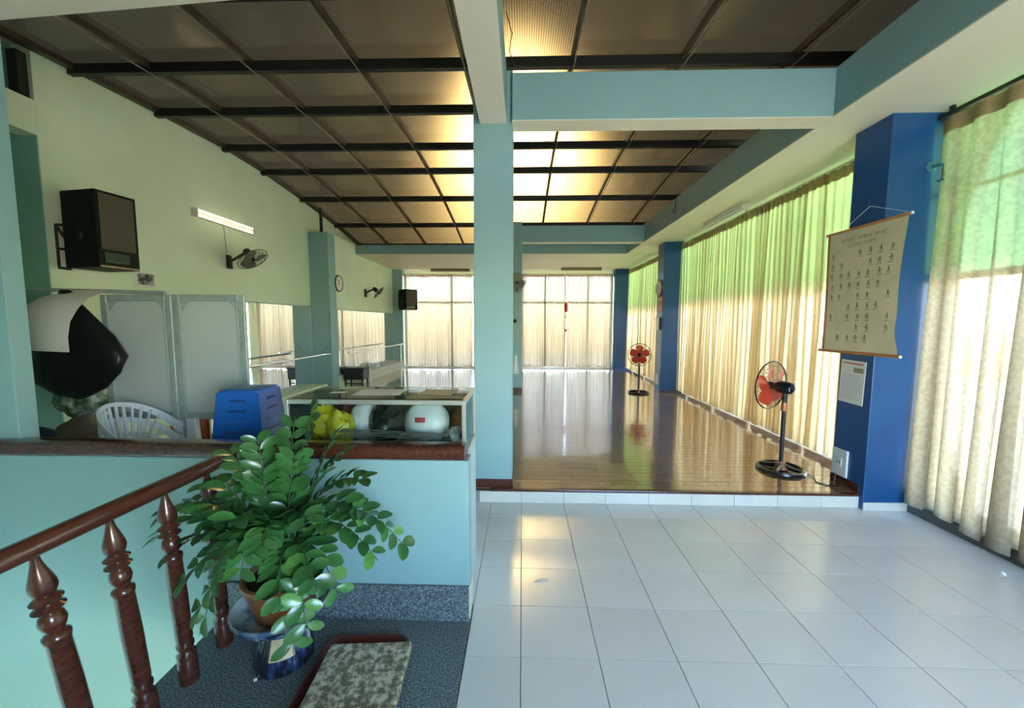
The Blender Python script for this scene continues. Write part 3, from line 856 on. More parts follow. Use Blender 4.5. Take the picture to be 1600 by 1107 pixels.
# ---- two framed white screens
M_board = mat('dull_white_board', (.56, .61, .58), .4, var=.05, scale=2)
def screen(x0, x1, yc, lab, z0=.87, z1=1.945):
    t = thing('framed_screen', lab, 'screen', ((x0 + x1) / 2, yc, 0), 0, 'framed white screens')
    h = (x1 - x0) / 2
    part('board', B(-h + .05, h - .05, .006, .014, z0 + .05, z1 - .05), M_board, t)
    for s in (-1, 1):
        part('stile', B(min(s * h, s * (h - .055)), max(s * h, s * (h - .055)), -.012, .02, .132 * 0, z1), M_alu_dull, t, bevel=.004, seg=1)
        part('gusset', MB().add([(s * (h - .055), -.004, z1 - .055), (s * (h - .14), -.004, z1 - .055), (s * (h - .055), -.004, z1 - .16), (s * (h - .055), .004, z1 - .055), (s * (h - .14), .004, z1 - .055), (s * (h - .055), .004, z1 - .16)], [(0, 1, 2), (5, 4, 3), (0, 3, 4, 1), (1, 4, 5, 2), (2, 5, 3, 0)]), M_alu_dull, t)
        part('inner_bead', MB().cyl((s * (h - .062), -.012, z0 + .07), (s * (h - .062), -.012, z1 - .07), .007, 8), M_alu_dull, t, True)
    part('top_rail', B(-h + .055, h - .055, -.012, .02, z1 - .055, z1), M_alu_dull, t, bevel=.004, seg=1)
    part('bottom_rail', B(-h + .055, h - .055, -.012, .02, z0, z0 + .055), M_alu_dull, t, bevel=.004, seg=1)
    return t
screen(-3.61, -2.99, 3.22, 'left framed white screen behind the stacked chairs')
screen(-2.975, -2.355, 3.22, 'right framed white screen behind the blue stool')
po = part('hanging_pole', MB().cyl((-4.84, 3.155, 2.0), (-2.98, 3.155, 1.955), .016, 10), M_alu_dull, None, True)
tag(po, 'thin pale pole running along the screen tops to the left wall', 'pole')
bg = thing('plastic_bag', 'big black plastic bag hanging from the pole in front of the screens', 'bag', (-3.72, 3.06, 1.07), 0)
bl = MB()
def bagf(u, v):
    a = 2 * PI * u
    w = [.02, .20, .36, .42, .34, .12, .035][int(round(v * 6))]
    th = [.02, .06, .09, .10, .09, .05, .03][int(round(v * 6))]
    z = [0.0, .06, .18, .32, .50, .78, .90][int(round(v * 6))]
    sh_ = [.05, .06, .05, .05, .02, .0, .0][int(round(v * 6))]
    wr = 1 + .06 * math.sin(5 * a + v * 9)
    z += .05 * math.cos(a) * math.sin(PI * min(1, v * 1.3))
    return (sh_ + w * math.cos(a) * wr, th * math.sin(a) * wr, z)
bl.grid(bagf, 28, 6)
part('body', bl, M_bbag, bg, True, recalc=True, sharp=1.2)
SHL = [(-.25, -.20, -.455), (-.235, -.215, -.36), (-.205, -.21, -.24), (-.16, -.16, -.14), (-.10, -.08, -.05), (-.06, .10, .02)]
SHR = [(.245, -.20, -.475), (.262, -.215, -.36), (.285, -.21, -.24), (.295, -.16, -.14), (.285, -.08, -.06), (.265, .10, .02)]
o = MB()
def shf(u, v):
    k = min(int(v * 10) // 2, 4)
    f = v * 5 - k
    L_ = Vector(SHL[k]).lerp(Vector(SHL[k + 1]), f)
    R_ = Vector(SHR[k]).lerp(Vector(SHR[k + 1]), f)
    return L_.lerp(R_, u) + Vector((0, -.012 * math.sin(PI * u), 0))
o.grid(shf, 6, 10)
o = part('paper_sheet', o, M_paper, None, True, loc=(-3.70, 3.03, 1.955), recalc=False)
tag(o, 'large white sheet hung over the pole in front of the black bag', 'sheet')
bag('plastic_bag', 'green and clear plastic bag beside the pier behind the black bag', (-3.98, 3.35, 1.05), (.22, .15, .20), mat('green_clear_plastic', (.18, .26, .16), .25, stops=[(.42, (.03, .09, .03)), (.55, (.20, .24, .16)), (.66, (.48, .50, .42))], scale=11, bump=.4, bscale=14), 31, .10, None)
bag('plastic_bag', 'brown paper bag stacked under the green bag beside the pier', (-3.95, 3.33, .68), (.24, .16, .19), mat('brown_kraft', (.22, .15, .10), .6, var=.25, scale=8), 33, .08, None)
bag('plastic_bag', 'dark navy bag with a white top beside the pier', (-3.42, 2.58, .81), (.10, .10, .16), mat('navy_cloth', (.008, .02, .045), .6), 35, .06, None)
bx = thing('cardboard_carton', 'cardboard carton on the floor under the bags by the pier', 'carton', (-3.95, 3.33, 0))
part('body', B(-.25, .25, -.17, .17, 0, .48), mat('brown_cardboard', (.28, .19, .11), .7), bx, bevel=.004)
part('tape', B(-.25, .25, -.03, .03, .4795, .482), M_paper, bx)
bx = thing('cardboard_carton', 'cardboard carton under the navy bag behind the half wall', 'carton', (-3.42, 2.58, 0))
part('body', B(-.15, .15, -.13, .13, 0, .65), mat('brown_cardboard', (.28, .19, .11), .7), bx, bevel=.004)
part('tape', B(-.15, .15, -.02, .02, .6495, .652), M_paper, bx)
o = part('folded_fabric', MB().grid(lambda u, v: (-.17 + .34 * u, .05 * math.sin(9 * u) * (.4 + v * .6), .86 * v), 18, 6).grid(lambda u, v: (-.17 + .34 * u, .05 * math.sin(9 * u) * (.4 + v * .6) + .02, .86 * v), 18, 6), M_orange, None, True, loc=(-3.10, 3.42, 0))
tag(o, 'orange fabric standing behind the left screen post', 'fabric')
bag('plastic_bag', 'black bag on the floor behind the right screen', (-2.72, 3.40, .42), (.14, .10, .42), M_bbag, 41, .06, None)
# ---- speakers
M_spk = mat('black_speaker_vinyl', (.006, .007, .008), .6, var=.2, scale=30, bump=.2, bscale=120, spec=.2)
M_grille = mat('brown_grille_cloth', (.10, .075, .05), .7, var=.2, scale=60, bump=.3, bscale=200)
def speaker(loc, rzz, w, d, h, label, bracket):
    """front (grille) looks along local +x"""
    t = thing('loudspeaker', label, 'speaker', loc, rzz)
    part('cabinet', B(-d / 2, d / 2, -w / 2, w / 2, 0, h), M_spk, t, bevel=.008)
    part('grille', B(d / 2, d / 2 + .008, -w / 2 + .03, w / 2 - .03, .24 * h, h - .03), M_grille, t, bevel=.003, seg=1)
    part('horn_slot', B(d / 2 - .001, d / 2 + .006, -w / 2 + .05, w / 2 - .10, .07 * h, .20 * h), M_blackg, t)
    part('edge_strip', B(d / 2 - .004, d / 2 + .009, -w / 2 + .01, w / 2 - .01, 0.004, .022), mat('worn_tan_edge', (.45, .33, .20), .6, var=.3, scale=20), t)
    part('handle', MB().lathe([(.055, 0), (.055, .004), (.04, .005), (.03, .001)], 20, (0, -w / 2, h * .42), (0, -1, 0)), M_blackg, t, True)
    br = MB()
    for (a, b) in bracket:
        br.tube([a, b], .014, 6)
    part('bracket', br, M_steel, t)
    return t
speaker((-4.53, 4.10, 2.275), -.16, .37, .45, .785, 'black loudspeaker with a brown grille on the left wall bracket', [((-.29, -.20, 0), (-.29, -.20, .44)), ((-.29, -.20, 0), (-.18, -.17, -.012)), ((-.29, -.20, .44), (-.18, -.17, .44)), ((-.29, -.20, .44), (-.20, -.17, .28)), ((-.29, -.20, .2), (-.29, 0, .2))])
speaker((-3.76, 12.62, 2.12), -.75, .44, .42, .66, 'small black loudspeaker at the far left corner', [((-.2, -.1, .15), (-.33, -.16, .15)), ((-.2, -.1, .5), (-.33, -.16, .5)), ((-.33, -.16, .1), (-.33, -.16, .55)), ((-.33, -.16, .3), (-.52, .10, .3)), ((-.20, .0, .4), (-.53, .06, .4))])

# ---- print pinned on the left wall
o = thing('photo_print', 'small black and white photo print pinned on the left wall', 'photo', (-4.849, 4.855, 2.15))
part('sheet', B(0, .003, -.14, .14, 0, .19), M_paper, o)
part('picture', B(.003, .0036, -.09, .13, .035, .175), mat('grey_print', (.2, .18, .18), .6, stops=[(.42, (.04, .04, .045)), (.56, (.45, .43, .40))], scale=13), o)

# ---- fluorescent lamps
M_tube = mat('white_lamp_tube', (.85, .84, .80), .25, var=.02)
M_body = mat('cream_lamp_housing', (.70, .66, .55), .4, var=.06)
M_brown = mat('brown_lamp_housing', (.22, .15, .09), .5, var=.1)
def lamp(loc, direc, normal, L, label, body=None, lit=False):
    d, n = Vector(direc).normalized(), Vector(normal).normalized()
    s = d.cross(n)
    t = thing('fluorescent_lamp', label, 'lamp', loc, 0, 'fluorescent lamps')
    def bx(d0, d1, s0, s1, n0, n1):
        m = MB()
        vs = [d * a + s * b + n * c for c in (n0, n1) for b in (s0, s1) for a in (d0, d1)]
        return m.add(vs, [(0, 2, 3, 1), (4, 5, 7, 6), (0, 1, 5, 4), (2, 6, 7, 3), (0, 4, 6, 2), (1, 3, 7, 5)])
    part('housing', bx(-L / 2, L / 2, -.06, .06, 0, .045), body or M_body, t, bevel=.004, seg=1)
    for q in (-.035, .035):
        tb_ = part('tube', MB().cyl(d * (-L / 2 + .03) + s * q + n * .068, d * (L / 2 - .03) + s * q + n * .068, .015, 12), (M_lit if lit else M_tube) if body is None else body, t, True)
    for e in (-1, 1):
        part('end_cap', bx(min(e * L / 2, e * (L / 2 - .03)), max(e * L / 2, e * (L / 2 - .03)), -.06, .06, .045, .088), body or M_body, t, bevel=.004, seg=1)
    return t
lamp((-4.85, 6.24, 3.325), (0, 1, 0), (1, 0, 0), 1.22, 'double tube lamp on the left wall above the wall fan', lit=True)
lamp((3.30, 6.55, SOF), (0, 1, 0), (0, 0, -1), 1.22, 'double tube lamp under the ceiling strip beside the gold curtains')
lamp((-2.42, 12.95, SOF), (1, 0, 0), (0, 0, -1), 1.30, 'brown lamp on the far ceiling left of the middle column', M_brown)
lamp((1.90, 12.7, SOF), (1, 0, 0), (0, 0, -1), 1.30, 'brown lamp on the far ceiling right of the middle column', M_brown)
o = part('lamp_cable', MB().tube([(-4.845, 6.24, 3.27), (-4.842, 6.25, 3.1), (-4.842, 6.27, 2.85)], .007, 6), M_alu_dull, None, True)
tag(o, 'thin grey cable from the wall lamp down to the wall fan', 'cable')

# ---- wall fans
M_cage = mat('dark_wire', (.035, .035, .03), .4, .5)
M_fanblade = mat('smoky_fan_blade', (.20, .19, .14), .3, var=.1)
def cage(mb, R, depth, rings, spokes, wire, c, q):
    def P(r, a, z):
        return q @ Vector((r * math.cos(a), r * math.sin(a), z)) + Vector(c)
    def prof(s):            # s 0 centre .. 1 rim
        return depth * (1 - s ** 2.2)
    for sg in (1, -1):
        for k in range(1, rings + 1):
            s = k / rings
            mb.tube([P(R * s, 2 * PI * i / 28, sg * prof(s)) for i in range(28)], wire, 4, True)
        for k in range(spokes):
            a = 2 * PI * k / spokes
            mb.tube([P(R * s, a + .25 * s, sg * prof(s)) for s in (.15, .4, .7, .9, 1)], wire * .8, 4)
    mb.tube([P(R, 2 * PI * i / 32, 0) for i in range(32)], wire * 2.4, 6, True)
    return mb
def blade(R, n, k, q, c, pitch=.5):
    m = MB()
    a0 = 2 * PI * k / n
    def fn(u, v):
        r = R * (.16 + .80 * v)
        wd = (.34 + .50 * math.sin(PI * min(1, .15 + .85 * v)) ** .7) * 2 * PI / n * .62
        a = a0 + (u - .5) * 2 * wd * (.6 + .4 * (1 - v * .3))
        z = (u - .5) * R * pitch * (.5 + .3 * v) * .6
        return q @ Vector((r * math.cos(a), r * math.sin(a), z)) + Vector(c)
    m.grid(fn, 6, 6)
    return m
def wall_fan(base, normal, head, face, R, label, bladem):
    t = thing('wall_fan', label, 'fan', base)
    b = Vector(base)
    n = Vector(normal)
    h = Vector(head) - b
    f = Vector(face).normalized()
    q = Vector((0, 0, 1)).rotation_difference(f).to_matrix()
    part('wall_plate', MB().hexa([(0, -.05, -.12), (.05, -.04, -.12), (.05, .04, -.12), (0, .05, -.12)], [(0, -.05, .10), (.035, -.04, .10), (.035, .04, .10), (0, .05, .10)]), M_black, t, bevel=.006, seg=1)
    part('arm', MB().tube([(.02, 0, .0), (.10, 0, .03), h - f * .16], .022, 8), M_black, t, True)
    part('motor', MB().lathe([(.03, -.20), (.055, -.18), (.06, -.08), (.04, -.05)], 16, h, f), M_black, t, True)
    part('cage', cage(MB(), R, .055, 4, 16, .0022, h, q), M_cage, t, True)
    for k in range(3):
        part('blade', blade(R * .93, 3, k, q, h), bladem, t, True, recalc=False)
    part('hub', MB().lathe([(.03, -.03), (.035, .0), (.025, .035), (.005, .045)], 14, h, f), M_black, t, True)
    return t
wall_fan((-4.85, 6.30, 2.71), (1, 0, 0), (-4.42, 6.28, 2.74), (.62, -.05, -.78), .235, 'small smoky wall fan below the wall lamp', M_fanblade)
wall_fan((-4.42, 10.75, 2.54), (1, 0, 0), (-4.10, 10.95, 2.56), (.72, .25, -.65), .21, 'dark wall fan above the far mirror', M_fanblade)
wall_fan((-.15, 8.745, 2.55), (0, -1, 0), (-.12, 8.42, 2.58), (.35, -.9, -.2), .2, 'grey wall fan half hidden behind the middle column', M_fanblade)

# ---- wall clocks
def clock(loc, n, R, label):
    t = thing('wall_clock', label, 'clock', loc)
    part('case', MB().lathe([(R, 0), (R * 1.02, .015), (R, .04), (R * .9, .045), (R * .88, .034), (.005, .034)], 28, (0, 0, 0), n), mat('dark_clock_rim', (.10, .06, .04), .4), t, True)
    part('dial', MB().lathe([(R * .88, .0345), (R * .87, .036), (.005, .036)], 28, (0, 0, 0), n), M_paper, t, True)
    nn = Vector(n)
    s = nn.cross(Vector((0, 0, 1)))
    for ln, dz, dx in ((R * .5, .8, .6), (R * .7, -.3, .95)):
        d = (Vector((0, 0, 1)) * dz + s * dx).normalized()
        part('hand', MB().tube([nn * .038, nn * .038 + d * ln], .006, 5), M_black, t)
    return t
clock((-4.42, 9.18, 2.64), (1, 0, 0), .20, 'round pale clock on the left wall past the teal pilaster')
clock((3.13, 8.90, 2.50), (-1, 0, 0), .19, 'round pale clock on the middle blue column')

# ---- mirrors, barres, ledge on the left wall
def mirror(x, y0, y1, z0, z1, label, seams):
    t = thing('wall_mirror', label, 'mirror', (x, (y0 + y1) / 2, z0))
    h, H = (y1 - y0) / 2, z1 - z0
    cuts = [-h] + [s - (y0 + y1) / 2 for s in seams] + [h]
    for a, b in zip(cuts[:-1], cuts[1:]):
        part('mirror_panel', B(.004, .012, a + .002, b - .002, 0, H), M_mirror, t)
    part('backing', B(.0, .004, -h, h, 0, H), M_steel, t)
    for a in (-h, h):
        part('edge_strip', B(0, .018, a - .012, a + .012, -.012, H + .012), M_alu_dull, t)
    for z in (0, H):
        part('edge_strip', B(0, .018, -h, h, z - .012, z + .012), M_alu_dull, t)
    return t
mirror(-4.85, 6.2, 8.70, .30, 2.07, 'large wall mirror left of the teal pilaster', (7.45,))
mirror(-4.42, 9.08, 13.02, .43, 2.02, 'large wall mirror right of the teal pilaster', (10.4, 11.65))
o = part('wall_ledge', B(-4.85, -4.52, 4.2, 8.72, STAGE, .29), M_wall, None, bevel=.006)
tag(o, 'low pale green ledge under the near mirror', 'ledge')
o = part('wall_ledge', B(-4.42, -4.10, 9.75, 13.04, STAGE, .41), mat('white_ledge_paint', (.70, .68, .58), .5), None, bevel=.006)
tag(o, 'low white ledge under the far mirror', 'ledge')
def barre(name, pa, pb, posts, wall_x, label):
    t = thing(name, label, 'barre', (pa[0], (pa[1] + pb[1]) / 2, STAGE))
    c = Vector((pa[0], (pa[1] + pb[1]) / 2, STAGE))
    part('rail', MB().cyl(Vector(pa) - c, Vector(pb) - c, .022, 12), M_chrome, t, True)
    for y in posts:
        part('post', MB().cyl((0, y - c.y, 0), (0, y - c.y, pa[2] - STAGE), .016, 10), M_chrome, t, True)
        part('foot', MB().lathe([(.05, 0), (.05, .006), (.02, .012)], 14, (0, y - c.y, 0)), M_chrome, t, True)
    return t
barre('ballet_barre', (-4.38, 5.0, 1.0), (-4.38, 8.60, 1.0), (5.2,), -4.85, 'steel ballet barre along the near mirror')
barre('ballet_barre', (-4.02, 8.75, 1.0), (-4.02, 13.0, .99), (9.95, 12.6), -4.42, 'steel ballet barre along the far mirror')
o = part('hanging_wire', MB().tube([(-4.38, 8.60, 1.02), (-4.40, 8.70, 1.28), (-4.62, 8.71, 1.0)], .004, 5).tube([(-4.40, 8.70, 1.28), (-4.42, 8.71, 1.95)], .004, 5), M_steel, None, True)
tag(o, 'dark wire tied from the pilaster to the near barre', 'wire')
# black low stools with a cloth
M_dkwood = mat('dark_brown_wood', (.035, .016, .012), .4)
def low_stool(loc, lab):
    t = thing('low_bench', lab, 'bench', loc)
    part('seat', B(-.27, .27, -.2, .2, .42, .46), M_dkwood, t, bevel=.008)
    part('skirt', B(-.25, .25, -.19, .19, .17, .42), M_black, t, bevel=.02)
    for sx in (-1, 1):
        for sy in (-1, 1):
            part('leg', MB().lathe([(.016, 0), (.02, .05), (.028, .07), (.018, .09), (.026, .14), (.026, .2)], 10, (sx * .21, sy * .15, 0)), M_dkwood, t, True)
    part('stretcher', B(-.21, .21, -.16, -.14, .06, .085), M_dkwood, t)
    return t
low_stool((-4.14, 9.42, STAGE), 'low black bench with dark turned legs beside the white ledge')
o = part('folded_fabric', MB().grid(lambda u, v: (-.24 + .48 * u, -.17 + .34 * v, .012 + .008 * math.sin(7 * u + 3 * v)), 8, 6).grid(lambda u, v: (-.24 + .48 * u, -.17 + .34 * v, .0 + .004 * math.sin(7 * u + 3 * v)), 8, 6), M_paper, None, True, loc=(-4.10, 9.42, STAGE + .464))
tag(o, 'pale folded cloth on the low black bench', 'cloth')
bxx = thing('small_box', 'white and blue box on the white ledge by the far mirror', 'box', (-4.25, 11.0, .41))
part('body', B(-.09, .09, -.22, .22, 0, .12), M_white, bxx, bevel=.004)
part('blue_end', B(-.091, .091, .10, .221, .001, .121), mat('lilac_blue_print', (.16, .18, .55), .5), bxx)

# ---- pedestal fans
M_redb = mat('translucent_red_blade', (.55, .05, .02), .25, var=.1)
M_copper = mat('copper_collar', (.45, .17, .09), .35, .3)
def pedestal_fan(loc, face, head_z, R, label, pole_off):
    t = thing('pedestal_fan', label, 'fan', loc, 0, 'pedestal fans')
    f = Vector(face).normalized()
    q = Vector((0, 0, 1)).rotation_difference(f).to_matrix()
    base = MB()
    base.lathe([(.225, 0), (.233, .012), (.225, .034), (.200, .042), (.186, .030), (.186, .004)], 32)
    part('base_ring', base, M_blackg, t, True)
    for k in range(4):
        a = PI / 4 + k * PI / 2
        part('base_spoke', MB().tube([(.03 * math.cos(a), .03 * math.sin(a), .05), (.10 * math.cos(a), .10 * math.sin(a), .036), (.20 * math.cos(a), .20 * math.sin(a), .026)], .02, 8, radii=[.03, .024, .02]), M_blackg, t, True)
    part('base_hub', MB().lathe([(.07, .02), (.055, .055), (.035, .075), (.026, .10)], 18), M_copper, t, True)
    part('pole', MB().cyl((0, 0, .08), (0, 0, head_z - .20), .022, 14), M_black, t, True)
    part('collar', MB().lathe([(.03, head_z - .25), (.034, head_z - .22), (.028, head_z - .16)], 14), M_copper, t, True)
    h = Vector((0, 0, head_z)) + f * .15
    part('neck', MB().tube([(0, 0, head_z - .17), (0, 0, head_z - .08), Vector((0, 0, head_z)) - f * .02], .026, 10), M_black, t, True)
    part('motor', MB().lathe([(.02, -.24), (.055, -.225), (.066, -.18), (.066, -.10), (.045, -.06), (.03, -.02)], 18, h, f), M_blackg, t, True)
    part('motor_label', B(-.022, .022, -.001, .001, -.02, .02), M_white, t, loc=Vector((0, 0, head_z)) - f * .02 + Vector((-.01, -.066, -.005)), rot=(0, 0, .3))
    part('cage', cage(MB(), R, .07, 6, 30, .0016, h, q), M_cage, t, True)
    part('rim_band', MB().tube([q @ Vector((R * math.cos(2 * PI * i / 36), R * math.sin(2 * PI * i / 36), 0)) + h for i in range(36)], .0075, 6, True), M_blackg, t, True)
    for k in range(5):
        part('blade', blade(R * .90, 5, k, q, h, .45), M_redb, t, True, recalc=False)
    part('hub', MB().lathe([(.035, -.03), (.042, .0), (.03, .05), (.006, .065)], 16, h, f), M_blackg, t, True)
    return t
pf = pedestal_fan((2.80, 4.12, STAGE), (-.42, .90, .03), .90, .262, 'pedestal fan with red blades turned away near the near blue column', 0)
pedestal_fan((2.63, 8.66, STAGE), (-.30, -.95, .05), .875, .245, 'pedestal fan with red blades facing the room by the middle blue column', 0)
o = part('power_cord', MB().tube([(2.99, 4.02, STAGE + .012), (3.0, 3.92, STAGE + .008), (2.94, 3.80, STAGE + .006), (2.98, 3.72, STAGE + .006), (3.06, 3.72, STAGE + .006), (3.10, 3.78, STAGE + .01), (3.125, 3.80, STAGE + .12)], .0045, 6), M_black, None, True)
tag(o, 'black power cord looping from the near pedestal fan to the socket', 'cord')

# ---- near blue column: poster, notice, socket, bracket
M_lam = mat('glossy_laminated_poster', (.72, .62, .40), .22, stops=[(.3, (.66, .57, .36)), (.7, (.78, .68, .46))], scale=4, bump=.35, bscale=5, coat=.6)
M_rodw = mat('orange_wood_rod', (.50, .22, .07), .4, var=.15)
M_ink = mat('dark_green_ink', (.27, .25, .16), .5)
sp = thing('scroll_poster', 'laminated exercise chart hanging by a string on the near blue column', 'poster', (3.105, 3.66, 1.44))
YL, YR, PH = .40, -.40, 1.16
def sheet_x(u, v):
    return .008 * math.sin(5 * v + 2 * u) - .012 * (1 - v) * math.sin(PI * v)
def sheet_y(u, v):
    w = 1 - .05 * math.sin(PI * v) * (1 if u > .5 else .3) - (.06 * math.exp(-((v - .17) / .10) ** 2) if u > .9 else 0)
    return YL + (YR - YL) * (.5 + (u - .5) * w)
part('sheet', MB().grid(lambda u, v: (sheet_x(u, v), sheet_y(u, v), PH * v), 10, 20).grid(lambda u, v: (sheet_x(u, v) + .002, sheet_y(u, v), PH * v), 10, 20), M_lam, sp, True)
part('side_band', MB().grid(lambda u, v: (sheet_x(u * .04, v) - .002, sheet_y(u * .04, v), PH * v), 1, 20), M_rodw, sp, recalc=False, label='orange border strip')
part('top_rod', MB().cyl((0, YR - .025, PH), (0, YL + .025, PH), .014, 10), M_rodw, sp, True)
part('bottom_rod', MB().cyl((0, YR - .03, 0), (0, YL + .03, 0), .014, 10), M_rodw, sp, True)
for yy in (YR - .035, YL + .025):
    for z in (0, PH):
        part('rod_end', MB().cyl((0, yy, z), (0, yy + .012, z), .012, 10), M_white, sp, True)
part('string', MB().tube([(0, YR - .01, PH + .01), (.02, -.02, PH + .17), (0, YL * .6, PH + .01)], .0025, 5), M_white, sp)
pr_ = MB()
rp = random.Random(3)
def mark(u0, u1, v0, v1):
    pts = [(u0, v0), (u1, v0), (u1, v1), (u0, v1)]
    pr_.add([(sheet_x(u, v) - .0025, sheet_y(u, v), PH * v) for u, v in pts], [(0, 1, 2, 3)])
# title block: two lines of narrow letters
for (va, vb, ua, ub, n) in ((.905, .930, .22, .80, 16), (.868, .882, .30, .68, 20)):
    for k in range(n):
        if k in (5, 11):
            continue
        u0 = ua + (ub - ua) * k / n
        w = (ub - ua) / n * .7
        mark(u0, u0 + w * .3, va, vb)
        if k % 2:
            mark(u0, u0 + w, vb - (vb - va) * .2, vb)
        else:
            mark(u0 + w * .75, u0 + w, va, vb)
            mark(u0, u0 + w, (va + vb) / 2, (va + vb) / 2 + (vb - va) * .15)
mark(.30, .70, .855, .858)
# rows of small exercise figures, each with a caption dash
for r in range(9):
    v = .785 - r * .085
    for k in range(7):
        if rp.random() < .12 + .04 * r:
            continue
        u = .10 + .13 * k + rp.uniform(-.012, .012)
        s = .85 + .3 * rp.random()
        mark(u - .009, u + .009, v + .030 * s, v + .042 * s)
        mark(u - .011, u + .011, v + .008, v + .029 * s)
        mark(u - .030 * rp.random() - .008, u, v + .018, v + .024)
        mark(u, u + .030 * rp.random() + .008, v + .020, v + .026)
        mark(u - .018, u - .008, v - .006, v + .009)
        mark(u + .006, u + .020, v - .004, v + .009)
        mark(u - .032, u + .032, v - .018, v - .013)
o = part('printed_figures', pr_, M_ink, sp, recalc=False, label='rows of small exercise figures under a two line title')
o['kind'] = 'stuff'
o = part('nail', MB().cyl((3.14, 3.62, 2.79), (3.10, 3.62, 2.79), .004, 6), M_chrome, None, True)
tag(o, 'nail holding the poster string on the near blue column', 'nail')
nt_ = thing('notice_sheet', 'white printed notice with a red heading below the scroll poster', 'notice', (3.139, 3.715, .955))
part('sheet', B(-.004, 0, -.135, .135, 0, .41), M_paper, nt_, rot=(.03, 0, 0))
part('heading', B(-.005, -.004, -.11, .11, .375, .388), mat('red_ink', (.55, .12, .10), .6), nt_, rot=(.03, 0, 0))
part('picture', B(-.005, -.004, -.115, -.01, .30, .345), M_ink, nt_, rot=(.03, 0, 0))
tx_ = MB()
for k in range(13):
    tx_.box(-.005, -.004, -.11 + rp.uniform(0, .06), .11, .27 - k * .019, .274 - k * .019)
part('text_lines', tx_, mat('grey_ink', (.42, .42, .42), .6), nt_, rot=(.03, 0, 0))
so = thing('socket_panel', 'white socket panel low on the near blue column', 'socket', (3.14, 3.765, .225))
part('plate', B(-.022, 0, -.085, .085, 0, .262), M_white, so, bevel=.004)
part('socket', B(-.027, -.022, -.035, .035, .09, .18), M_paper, so, bevel=.003, seg=1)
for q in (-.012, .012):
    part('hole', B(-.028, -.0265, q - .004, q + .004, .12, .15), M_black, so)
bk = thing('wall_bracket', 'small dull metal bracket high on the near blue column', 'bracket', (3.48, 3.5, 2.99))
part('plate', MB().lathe([(.045, 0), (.045, .012), (.03, .018)], 16, (0, 0, .06), (0, -1, 0)), mat('dull_blue_metal', (.06, .20, .25), .5, .3), bk, True)
part('arm', MB().tube([(0, -.01, .06), (.02, -.09, .05), (.03, -.10, -.02), (.04, -.09, -.07)], .014, 8), mat('dull_blue_metal', (.06, .20, .25), .5, .3), bk, True)
part('foot', B(.0, .09, -.12, -.06, -.085, -.07), mat('dull_blue_metal', (.06, .20, .25), .5, .3), bk, bevel=.003, seg=1)
hk = part('ceiling_hook', MB().tube([(2.70, 6.97, 3.92), (2.665, 6.97, 3.90), (2.66, 6.97, 3.68), (2.64, 6.95, 3.63), (2.61, 6.95, 3.65), (2.605, 6.95, 3.70)], .007, 6), M_steel, None, True)
tag(hk, 'thin dark hook hanging on the teal edge beam', 'hook')

# ---- middle blue column: notices, socket; rear column: cloth
nt2 = thing('notice_sheet', 'red and white notice under the clock on the middle blue column', 'notice', (3.129, 8.90, 1.98))
part('sheet', B(-.006, 0, -.14, .14, 0, .34), mat('pink_red_notice', (.72, .28, .20), .6, var=.2), nt2)
part('heading', B(-.007, -.006, -.12, .12, .24, .31), M_paper, nt2)
nt3 = thing('wall_box', 'small pale box with a dark side on the middle blue column', 'box', (3.13, 8.90, 1.55))
part('body', B(-.05, 0, -.12, .12, 0, .30), M_white, nt3, bevel=.005)
part('dark_side', B(-.051, -.004, -.123, -.118, .01, .29), M_black, nt3)
s2 = thing('socket_panel', 'white socket panel low on the middle blue column', 'socket', (3.13, 8.92, .30))
part('plate', B(-.02, 0, -.09, .09, 0, .24), M_white, s2, bevel=.004)
part('socket', B(-.024, -.02, -.03, .03, .08, .16), M_paper, s2)
o = part('hanging_cloth', MB().grid(lambda u, v: (-.14 + .12 * (u - .5) * (1.2 - v * .8), 8.735 - .02 * math.sin(8 * u) * (1 - v) - .01, .55 + .42 * v), 10, 6).grid(lambda u, v: (-.14 + .12 * (u - .5) * (1.2 - v * .8), 8.745 - .02 * math.sin(8 * u) * (1 - v) - .01, .55 + .42 * v), 10, 6), M_paper, None, True)
tag(o, 'white cloth hanging low on the rear column', 'cloth')
kb = part('dark_knob', MB().lathe([(.04, 0), (.045, .02), (.02, .035)], 12, (-.17, 8.75, 1.75), (0, -1, 0)), M_steel, None, True)
tag(kb, 'small dark round knob on the rear column', 'knob')

# ---- red hanging ornament before the far window
orn = thing('hanging_ornament', 'red hanging ornament with a lower charm before the far right window', 'ornament', (1.47, 13.10, 1.40))
M_ro = mat('red_ornament', (.60, .015, .02), .4)
part('cord', MB().cyl((0, 0, .0), (0, 0, 2.10), .004, 6), M_ro, orn)
part('tassel_body', MB().lathe([(.01, .66), (.055, .72), (.06, .84), (.055, .93), (.012, .99)], 10), M_ro, orn, True)
part('charm', MB().lathe([(.005, 0), (.055, .06), (.005, .12)], 4), M_ro, orn)
part('gold_bead', MB().blob((0, 0, .50), (.03, .03, .05), 10, 8), mat('gold_bead', (.7, .45, .08), .4), orn, True)

